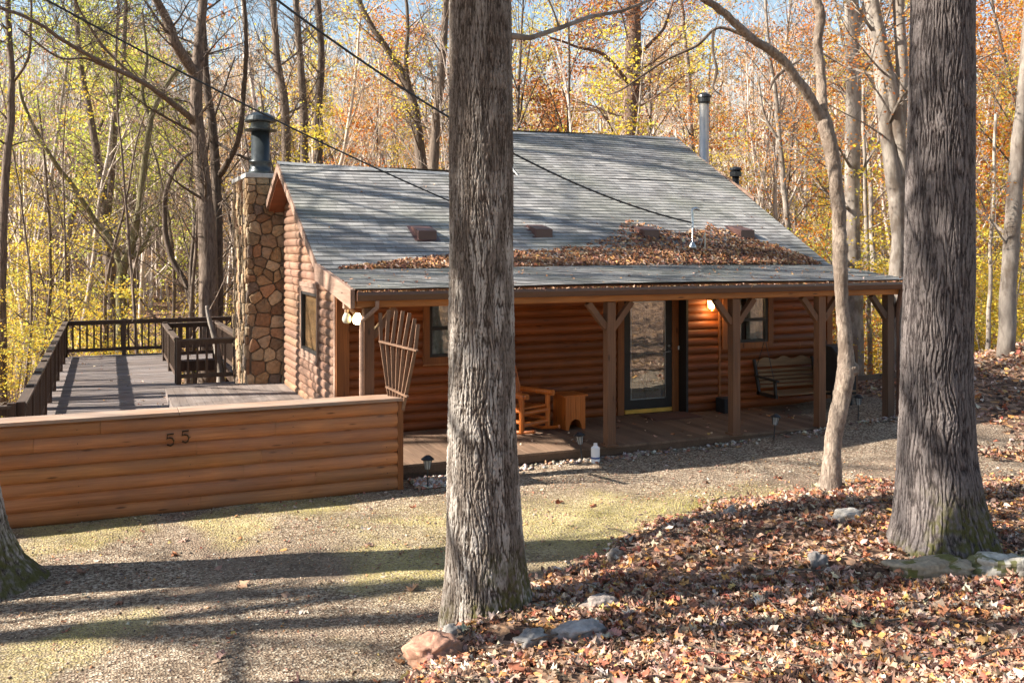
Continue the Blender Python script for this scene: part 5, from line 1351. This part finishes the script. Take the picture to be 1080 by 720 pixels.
px_tree('forest_tree', 'upright trunk forming the right arm of a V left of the oak', [[(456, 260, 13, 33), (457, 178, 11, 33), (461, 120, 9.5, 33), (466, 70, 9, 33), (470, 10, 7, 33), (474, -60, 5, 33)]], G['bark'], 15, twigs=14)
px_tree('forest_tree', 'brown straight trunk standing behind the roof ridge', [[(665, 240, 21, 37), (665, 140, 18, 37), (667, 90, 17, 37), (668, 40, 16.5, 37), (668, 0, 15, 37), (669, -90, 11, 37)], [(668, 95, 5, 37), (640, 60, 4, 36), (610, 50, 3, 35), (580, 40, 2, 34)], [(672, 60, 4, 37), (700, 30, 3, 37), (710, 0, 2, 37)]], G['bark_brown'], 16, RUS, 3600, .11, twigs=26, twL=3)
px_tree('forest_tree', 'slender white stem behind the ridge, left of the metal flue', [[(730, 190, 7, 40), (728, 130, 6.5, 40), (726, 80, 6, 40), (722, 40, 5, 40), (716, -20, 4, 40)]], G['bark_pale'], 17, ORG, 1500, twigs=10)
px_tree('forest_tree', 'thick smooth grey beech just right of the forked tree', [[(902, 430, 18, 25), (902, 330, 17, 25), (899, 250, 16.5, 25), (899, 180, 16, 25), (900, 100, 15.5, 25), (899, 40, 14, 25), (897, -10, 15, 25), (893, -90, 12, 25)], [(900, 40, 9, 25), (912, 10, 8, 25), (918, -40, 6, 25)]], G['bark_pale'], 18, ORG, 2600, .085, twigs=14)
px_tree('forest_tree', 'twisted pale beech with swollen limbs beside the dark trunk', [[(950, 450, 20, 22), (948, 330, 17, 22), (946, 290, 17, 22), (948, 250, 14, 22), (944, 200, 18, 22), (938, 160, 15, 22), (935, 125, 17, 22), (929, 70, 16, 22), (923, 30, 14, 22), (915, -20, 14, 22), (905, -80, 10, 22)], [(948, 140, 14, 22), (951, 90, 13, 22), (950, 40, 12, 22), (948, 0, 11, 22), (950, -60, 8, 22)], [(950, 235, 9, 22), (952, 180, 11, 22), (946, 120, 12, 21.7), (934, 60, 11, 21.5), (926, 20, 10, 21.3), (916, -30, 8, 21)]], G['bark_pale'], 19, ORG, 2000, .08, twigs=8)
px_tree('forest_tree', 'pale leaning trunk standing alone on the leafy slope at far right', [[(1058, 398, 21, 20.3), (1060, 380, 18, 20.3), (1063, 320, 17, 20.3), (1067, 250, 16, 20.3), (1073, 170, 15, 20.3), (1079, 100, 13, 20.3), (1084, 40, 12, 20.3), (1090, -50, 9, 20.3)]], G['bark_pale'], 20, ORG, 1800, .08, twigs=10)
px_tree('forest_tree', 'thin pale sapling left of the lone slope trunk', [[(1040, 402, 5, 23), (1043, 330, 4.5, 23), (1045, 270, 4, 23), (1048, 200, 3.5, 23), (1050, 120, 3, 23)]], G['bark_pale'], 21, YEL, 900, .08, twigs=8)
px_tree('forest_tree', 'thin grey stem between porch end post and smooth beech', [[(918, 420, 6, 27), (917, 350, 5, 27), (914, 260, 5, 27), (912, 180, 4, 27), (910, 90, 3, 27)]], G['bark_pale'], 22, YEL, 900, .08, twigs=9)
px_tree('forest_tree', 'slim pale stem seen right above the roof slope', [[(832, 260, 6, 31), (826, 190, 6, 31), (822, 150, 5.5, 31), (818, 100, 5, 31), (812, 60, 4, 31), (806, -10, 3, 31)], [(822, 150, 3, 31), (806, 120, 3, 31), (800, 80, 2, 31)]], G['bark_pale'], 23, ORG, 1800, .08, twigs=12)
# stump-like pale stem in the deck opening
px_tree('leaning_stem', 'pale leaning stem growing through the railed deck opening', [[(233, 400, 9, 24.4), (231, 385, 8, 24.4), (227, 360, 6.5, 24.4), (221, 338, 5, 24.4), (218, 322, 3, 24.4)]], G['bark_pale'], 24, twigs=0, twL=.5)

# ------------------------------------------------------------------ forest of individuals, copied from a few grown ones
def make_tree(kind, seed):
    rr = random.Random(seed); mb = MB(); tips = []
    if kind == 'tall':
        H = rr.uniform(15, 21)
        pts = grow(mb, rr, (0, 0, -.5), (rr.uniform(-.08, .08), rr.uniform(-.08, .08), 1), H, rr.uniform(.11, .2), 0, 3, tips, .12, .13, ((13, 17), (5, 8), (3, 5)), (7, 4, 3, 3), (.22, .42), (.35, .95), .007, rr.uniform(.22, .4))
    elif kind == 'mid':
        H = rr.uniform(8, 12)
        grow(mb, rr, (0, 0, -.5), (rr.uniform(-.15, .15), rr.uniform(-.15, .15), 1), H, rr.uniform(.05, .09), 0, 3, tips, .1, .2, ((12, 16), (4, 6), (3, 4)), (6, 3, 3, 3), (.25, .45), (.5, 1.2), .005, .2)
    else:
        H = rr.uniform(3.5, 6)
        grow(mb, rr, (0, 0, -.4), (rr.uniform(-.15, .15), rr.uniform(-.15, .15), 1), H, rr.uniform(.025, .045), 0, 2, tips, .02, .2, ((14, 18), (6, 9)), (5, 3, 3), (.35, .6), (1.0, 1.5), .004, .15)
    return mb, tips
TEMPL = {}
def template(kind, seed, mat, palname):
    k = (kind, seed, mat, palname)
    if k in TEMPL: return TEMPL[k]
    mk = (kind, seed)
    if mk not in TEMPL:
        mb, tips = make_tree(kind, seed); me = bpy.data.meshes.new('trunk'); me.from_pydata(mb.v, [], mb.f); me.polygons.foreach_set('use_smooth', [True] * len(mb.f)); TEMPL[mk] = (me, tips)
    me, tips = TEMPL[mk]
    if (mk, mat) not in TEMPL: m2 = me.copy(); m2.materials.append(M[mat]); TEMPL[(mk, mat)] = m2
    cr = None
    if palname:
        pal = {'yel': YEL, 'yg': YG, 'org': ORG, 'rus': RUS, 'tan': TAN}[palname]
        n, s, sp = {'tall': (5200, .13, .3), 'mid': (3600, .10, .25), 'low': (2600, .085, .16)}[kind]
        cr = crown_mesh('crown', tips, n, s, pal, np.random.RandomState(seed), sp, .35 if kind != 'low' else .2)
    TEMPL[k] = (TEMPL[(mk, mat)], cr); return TEMPL[k]
LAB = {
 ('tall', None): 'tall slender bare grey tree in the autumn woods behind the cabin', ('mid', None): 'small bare tree in the woods beyond the deck and cabin',
}
CN = {'yel': 'yellow', 'yg': 'yellow green', 'org': 'orange', 'rus': 'russet', 'tan': 'tan'}
def place(kind, seed, mat, pal, u, d, sc=1):
    q = at(u, V0, d); x, y = q.x, q.y
    if -1.6 < x < 15.5 and 12 < y < 26.5 or (-1.6 < x < 4 and y < 29.5): return
    me, cr = template(kind, seed, mat, pal); z = gz(x, y)
    where = 'left of the chimney' if u < 280 else ('behind the roof' if u < 760 else 'right of the cabin')
    size = {'tall': 'tall slender', 'mid': 'small thin', 'low': 'low'}[kind]
    lab = (f'{size} bare {"pale" if mat == "bark_pale" else "grey"} tree in the woods {where}' if not pal else f'{size} tree with {CN[pal]} autumn leaves in the woods {where}')
    t = thing('forest_tree' if kind == 'tall' else ('young_tree' if kind == 'mid' else 'sapling'), (x, y, z), lab, 'tree' if kind != 'low' else 'sapling', lab.replace(size, size).replace(' tree ', ' trees '))
    t.rotation_euler = (0, 0, rnd.uniform(0, 2 * PI)); s = sc * rnd.uniform(.85, 1.15); t.scale = (s, s, s)
    o = bpy.data.objects.new('trunk', me); col.objects.link(o); o.parent = t
    if cr: o = bpy.data.objects.new('crown', cr); col.objects.link(o); o.parent = t
    return t
fr = random.Random(77)
def pick(u, kind):
    if u < 200: w = [('yg', .9), ('yel', .6), ('tan', .8), (None, 10)]
    elif u < 480: w = [('yel', 1), ('tan', 1), ('org', .6), ('yg', .4), (None, 8)]
    elif u < 720: w = [('rus', 1.0), ('yel', 1.1), ('tan', 1.6), ('org', .45), (None, 6)]
    else: w = [('org', 1.3), ('rus', .8), ('yel', 2.2), ('tan', 1.4), (None, 5)]
    if kind == 'low': w = [(a, b) for a, b in w if a] if u > 480 else [('yel', 6), ('yg', 1), ('org', .6)]
    if kind == 'low' and u > 700: w = [('yel', 6), ('org', 2.2), ('yg', 1.5)]
    t = fr.random() * sum(b for a, b in w)
    for a, b in w:
        t -= b
        if t <= 0: return a
    return w[-1][0]
for i in range(105):
    u = -80 + 1240 * ((i * .618034) % 1); d = fr.uniform(33, 78)
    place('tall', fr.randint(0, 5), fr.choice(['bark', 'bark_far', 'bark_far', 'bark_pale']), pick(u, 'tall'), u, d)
for i in range(90):
    u = -80 + 1240 * ((i * .618034 + .3) % 1); d = fr.uniform(27, 60)
    place('mid', 20 + fr.randint(0, 4), 'bark' if u < 300 else fr.choice(['bark', 'bark_far']), pick(u, 'mid'), u, d)
for i in range(64):
    u = -60 + 1200 * ((i * .618034 + .1) % 1); d = fr.uniform(24 if u > 830 else 29.5, 52)
    if u < 300 and i % 2: continue
    place('low', 40 + fr.randint(0, 3), 'bark', pick(u, 'low'), u, d, fr.uniform(.8, 1.2))
for i in range(5): place('low', 40 + fr.randint(0, 3), 'bark_pale', 'yel', fr.uniform(-40, 130), fr.uniform(23, 34), .9)
for i in range(12): place('low', 40 + fr.randint(0, 3), 'bark_pale', 'yel', fr.uniform(900, 1120), fr.uniform(24, 32), 1.0)
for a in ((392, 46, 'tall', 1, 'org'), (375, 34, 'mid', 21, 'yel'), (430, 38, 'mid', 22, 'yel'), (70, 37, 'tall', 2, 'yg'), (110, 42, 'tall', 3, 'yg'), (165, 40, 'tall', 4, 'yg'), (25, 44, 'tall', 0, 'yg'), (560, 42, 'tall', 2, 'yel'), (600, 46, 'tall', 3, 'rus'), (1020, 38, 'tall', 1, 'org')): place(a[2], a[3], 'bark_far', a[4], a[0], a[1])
# neighbours outside the picture whose shade falls into it
for i, (x, y, k, s) in enumerate(((-5, 20.6, 'tall', 1.5), (-6.8, 18.6, 'tall', 1.5), (-8, 22.0, 'tall', 1.6), (-4.6, 19.0, 'mid', 1.9), (-6.4, 21.2, 'mid', 2.0), (-8.6, 9.9, 'mid', 1.9), (-5.6, 23.6, 'tall', 1.5), (-10, 19.5, 'tall', 1.6), (-12, 24.5, 'tall', 1.7), (-16, 18.4, 'tall', 1.6), (-9, 11.0, 'tall', 1.4), (-13, 13, 'tall', 1.5), (-7.2, 8.4, 'tall', 1.2), (-7.5, 4.6, 'tall', 1.2), (-6.0, 9.1, 'mid', 2.0), (-10.5, 7.6, 'tall', 1.6), (-5.4, 3.4, 'mid', 1.3), (2, -6, 'tall', 1), (10, -5, 'tall', 1.1), (-4, -9, 'tall', 1), (7, -14, 'tall', 1), (15, -5, 'tall', 1), (18, -8, 'tall', 1.1), (12.5, -11, 'tall', 1.2), (21, -6, 'tall', 1.2), (0, -16, 'tall', 1))):
    me, cr = template(k, (i * 3) % 6 if k == 'tall' else 20 + i % 4, 'bark', None); z = gz(x, y)
    t = thing('forest_tree', (x, y, z), 'bare grey tree standing outside the picture, number of its own shade', 'tree', 'trees around the clearing out of view'); t['label'] = 'bare grey tree at the edge of the clearing beside the drive'
    t.rotation_euler = (0, 0, i * 1.3); t.scale = (s, s, s); o = bpy.data.objects.new('trunk', me); col.objects.link(o); o.parent = t

# far woods and undergrowth, one mass each
def far_woods():
    rs2 = np.random.RandomState(9); V = []; F = []; k = 0
    n = 1900; u = rs2.uniform(-160, 1240, n); d = rs2.uniform(62, 135, n); t = (u - U0) / CF; x = d * (FX + RX * t); y = d * (FY + RY * t); z = ground(x, y)
    def seg(A, B, ra, rb):   # (n,3) prisms with 3 sides
        nonlocal k
        m = len(A); D_ = B - A; D_ /= np.linalg.norm(D_, axis=1)[:, None] + 1e-9
        a = np.cross(D_, [0.3, .9, .1]); a /= np.linalg.norm(a, axis=1)[:, None] + 1e-9; b = np.cross(D_, a); P = []
        for R_, C_ in ((ra, A), (rb, B)):
            for q in range(3): P.append(C_ + R_[:, None] * (a * math.cos(q * 2.094) + b * math.sin(q * 2.094)))
        V.append(np.stack(P, 1).reshape(-1, 3)); base = (np.arange(m) * 6)[:, None] + k
        for q in range(3): F.append(base + np.array([q, (q + 1) % 3, 3 + (q + 1) % 3, 3 + q]))
        k += 6 * m
    H = rs2.uniform(10, 22, n); lean = rs2.randn(n, 2) * .05
    A = np.stack([x, y, z - .4], -1); top = A + np.stack([lean[:, 0] * H, lean[:, 1] * H, H], -1); r = rs2.uniform(.07, .2, n)
    midp = A + (top - A) * .5 + rs2.randn(n, 3) * [.25, .25, 0]
    seg(A, midp, r, r * .75); seg(midp, top, r * .75, r * .15)
    allt = []
    for j in range(15):
        f = rs2.uniform(.25, .97, n)[:, None]; P = np.where(f < .5, A + (midp - A) * f * 2, midp + (top - midp) * (f - .5) * 2); a = rs2.rand(n) * 2 * PI
        L = (rs2.uniform(1.5, 4.5, n)) * (1.2 - f[:, 0] * .8); E = P + np.stack([np.cos(a) * L * .7, np.sin(a) * L * .7, L * rs2.uniform(.3, 1.1, n)], -1)
        seg(P, E, r * .3 * (1.1 - f[:, 0] * .5), r * 0 + .012)
        for q in range(2):
            g = rs2.uniform(.3, .9, n)[:, None]; Q = P + (E - P) * g; E2 = Q + rs2.randn(n, 3) * [.7, .7, .5] + [0, 0, .6]; seg(Q, E2, r * 0 + .018, r * 0 + .006); allt.append(E2)
        allt.append(E)
    V = np.concatenate(V); F = np.concatenate(F)
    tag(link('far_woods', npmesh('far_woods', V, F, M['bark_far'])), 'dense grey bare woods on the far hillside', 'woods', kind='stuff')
    T_ = np.concatenate(allt); i = rs2.choice(len(T_), 9000); 
    # clumps of remaining leaves coloured by where they stand
    l, dd = ld(T_[i, 0], T_[i, 1]); uu = U0 + CF * l / dd
    pals = [YG, YEL, TAN, ORG, RUS]
    wts = np.stack([np.exp(-((uu - 60) / 130) ** 2) * 1.2, .5 + 0 * uu, .8 + 0 * uu, .25 + .9 * sstep(600, 900, uu), .3 + .8 * sstep(450, 650, uu)], 1); wts /= wts.sum(1)[:, None]
    pi_ = (wts.cumsum(1) > rs2.rand(len(uu))[:, None]).argmax(1); keep = rs2.rand(len(uu)) < .55
    VV = []; CC = []
    for p in range(5):
        c = T_[i][(pi_ == p) & keep]; m = 12; c = np.repeat(c, m, 0) + rs2.randn(len(c) * m, 3) * [.7, .7, .4]; N_ = len(c)
        a = rs2.randn(N_, 3); a /= np.linalg.norm(a, axis=1)[:, None]; b = np.cross(a, rs2.randn(N_, 3)); b /= np.linalg.norm(b, axis=1)[:, None]; s = rs2.uniform(.09, .2, N_)[:, None]
        VV.append(np.stack([c - a * s, c + b * s * .7, c + a * s, c - b * s * .7], 1).reshape(-1, 3)); cc = np.repeat(leaf_cols(N_ // m, rs2, pals[p]), m, 0); CC.append(np.clip(cc * rs2.uniform(.75, 1.15, (N_, 1)), 0, .95))
    V = np.concatenate(VV); tag(link('far_foliage', npmesh('far_foliage', V, np.arange(len(V)).reshape(-1, 4), M['foliage'], np.concatenate(CC))), 'yellow, tan and orange leaves left on the far woods', 'foliage', kind='stuff')
far_woods()
def undergrowth():
    rs2 = np.random.RandomState(19); n = 2600; u = rs2.uniform(-80, 1160, n); d = rs2.uniform(24, 62, n); t = (u - U0) / CF; x = d * (FX + RX * t); y = d * (FY + RY * t)
    k = ~(((x > -1.6) & (x < 15.5) & (y > 12) & (y < 26)) | ((x > -1.8) & (x < 4) & (y < 29.3))) & ((d > 29) | (u > 830) | (u < 60)); u, d, x, y = u[k], d[k], x[k], y[k]; z = ground(x, y); n = len(x)
    V = []; C = []; mb = MB()
    for i in range(n):
        if i % 2 == 0:
            h = rs2.uniform(1.2, 4.5); a = rs2.rand() * 6.28; p = Vector((x[i], y[i], z[i] - .1)); q = p + Vector((math.cos(a) * h * .15, math.sin(a) * h * .15, h)); mb.tube([p, p.lerp(q, .5) + Vector((rs2.randn() * .1, rs2.randn() * .1, 0)), q], [.02, .014, .005], 3, None, False)
            for b in range(5):
                w = p.lerp(q, rs2.uniform(.3, .95)); a = rs2.rand() * 6.28; mb.tube([w, w + Vector((math.cos(a) * .5, math.sin(a) * .5, rs2.uniform(0, .4)))], [.008, .004], 3, None, False)
    tag(mb.build('brush_stems', M['bark_pale'], None, org=(0, 0, 0)), 'thin brush stems on the woodland floor', 'brush', kind='stuff')
    VV = []; CC = []
    for pal, sel in ((YEL, (u < 480) | (u > 830)), (ORG, (u >= 480) & (u <= 830))):
        ii = np.where(sel & (rs2.rand(n) < np.where(u < 480, .42, np.where(u < 830, .33, .45))))[0]; m = 60; c = np.stack([x[ii], y[ii], z[ii] + rs2.uniform(.3, 3.2, len(ii))], -1); c = np.repeat(c, m, 0) + rs2.randn(len(ii) * m, 3) * [.6, .6, .13]
        N_ = len(c); a = rs2.randn(N_, 3) * [1, 1, .3]; a /= np.linalg.norm(a, axis=1)[:, None]; b = np.cross(a, rs2.randn(N_, 3) * [.4, .4, 1]); b /= np.linalg.norm(b, axis=1)[:, None]; s = rs2.uniform(.03, .055, N_)[:, None]
        VV.append(np.stack([c - a * s, c + b * s * .7, c + a * s, c - b * s * .7], 1).reshape(-1, 3)); cc = np.repeat(leaf_cols(len(ii), rs2, pal), m, 0); CC.append(np.clip(cc * rs2.uniform(.7, 1.15, (N_, 1)), 0, .95))
    V = np.concatenate(VV); tag(link('undergrowth', npmesh('undergrowth', V, np.arange(len(V)).reshape(-1, 4), M['foliage'], np.concatenate(CC))), 'layered yellow and orange undergrowth leaves in the woods', 'undergrowth', kind='stuff')
undergrowth()

# ------------------------------------------------------------------ sky, sun, camera
w = bpy.data.worlds.new('World'); scene.world = w; w.use_nodes = True
n = w.node_tree; bg = n.nodes['Background']; sk = n.nodes.new('ShaderNodeTexSky'); sk.sky_type = 'NISHITA'; sk.sun_disc = False
sk.sun_elevation = SUN_E; sk.sun_rotation = math.atan2(SUN_DIR.x, SUN_DIR.y); sk.air_density = 1.1; sk.dust_density = .6; sk.ozone_density = 1.2
wb = mix(n, 1.0, sk.outputs[0], (1.0, .94, .86), 'MULTIPLY'); n.links.new(wb, bg.inputs[0]); bg.inputs[1].default_value = .078
L = bpy.data.lights.new('sun', 'SUN'); L.energy = 5.0; L.angle = math.radians(.6); L.color = (1, .93, .82)
s = bpy.data.objects.new('sun', L); col.objects.link(s); s.rotation_euler = SUN_DIR.to_track_quat('Z', 'Y').to_euler(); s.location = (-20, 10, 30)
cam = bpy.data.cameras.new('camera'); co = bpy.data.objects.new('camera', cam); col.objects.link(co); scene.camera = co
co.location = (0, 0, CH); co.rotation_euler = (PI / 2, 0, -CA); cam.sensor_width = 36; cam.lens = 36 * CF / 1080; cam.shift_y = -(360 - V0) / 1080; cam.clip_end = 1000; cam.clip_start = .05
vs_ = scene.view_settings; scene.display_settings.display_device = 'sRGB'; vs_.view_transform = 'Standard'; vs_.look = 'None'; vs_.exposure = 1.66; vs_.gamma = 1; vs_.use_curve_mapping = False
scene.render.engine = 'CYCLES'; c = scene.cycles; c.use_denoising = True; c.max_bounces = 6; c.diffuse_bounces = 3; c.glossy_bounces = 3; c.transparent_max_bounces = 8; c.sample_clamp_indirect = 6; c.use_adaptive_sampling = True; c.adaptive_threshold = .03
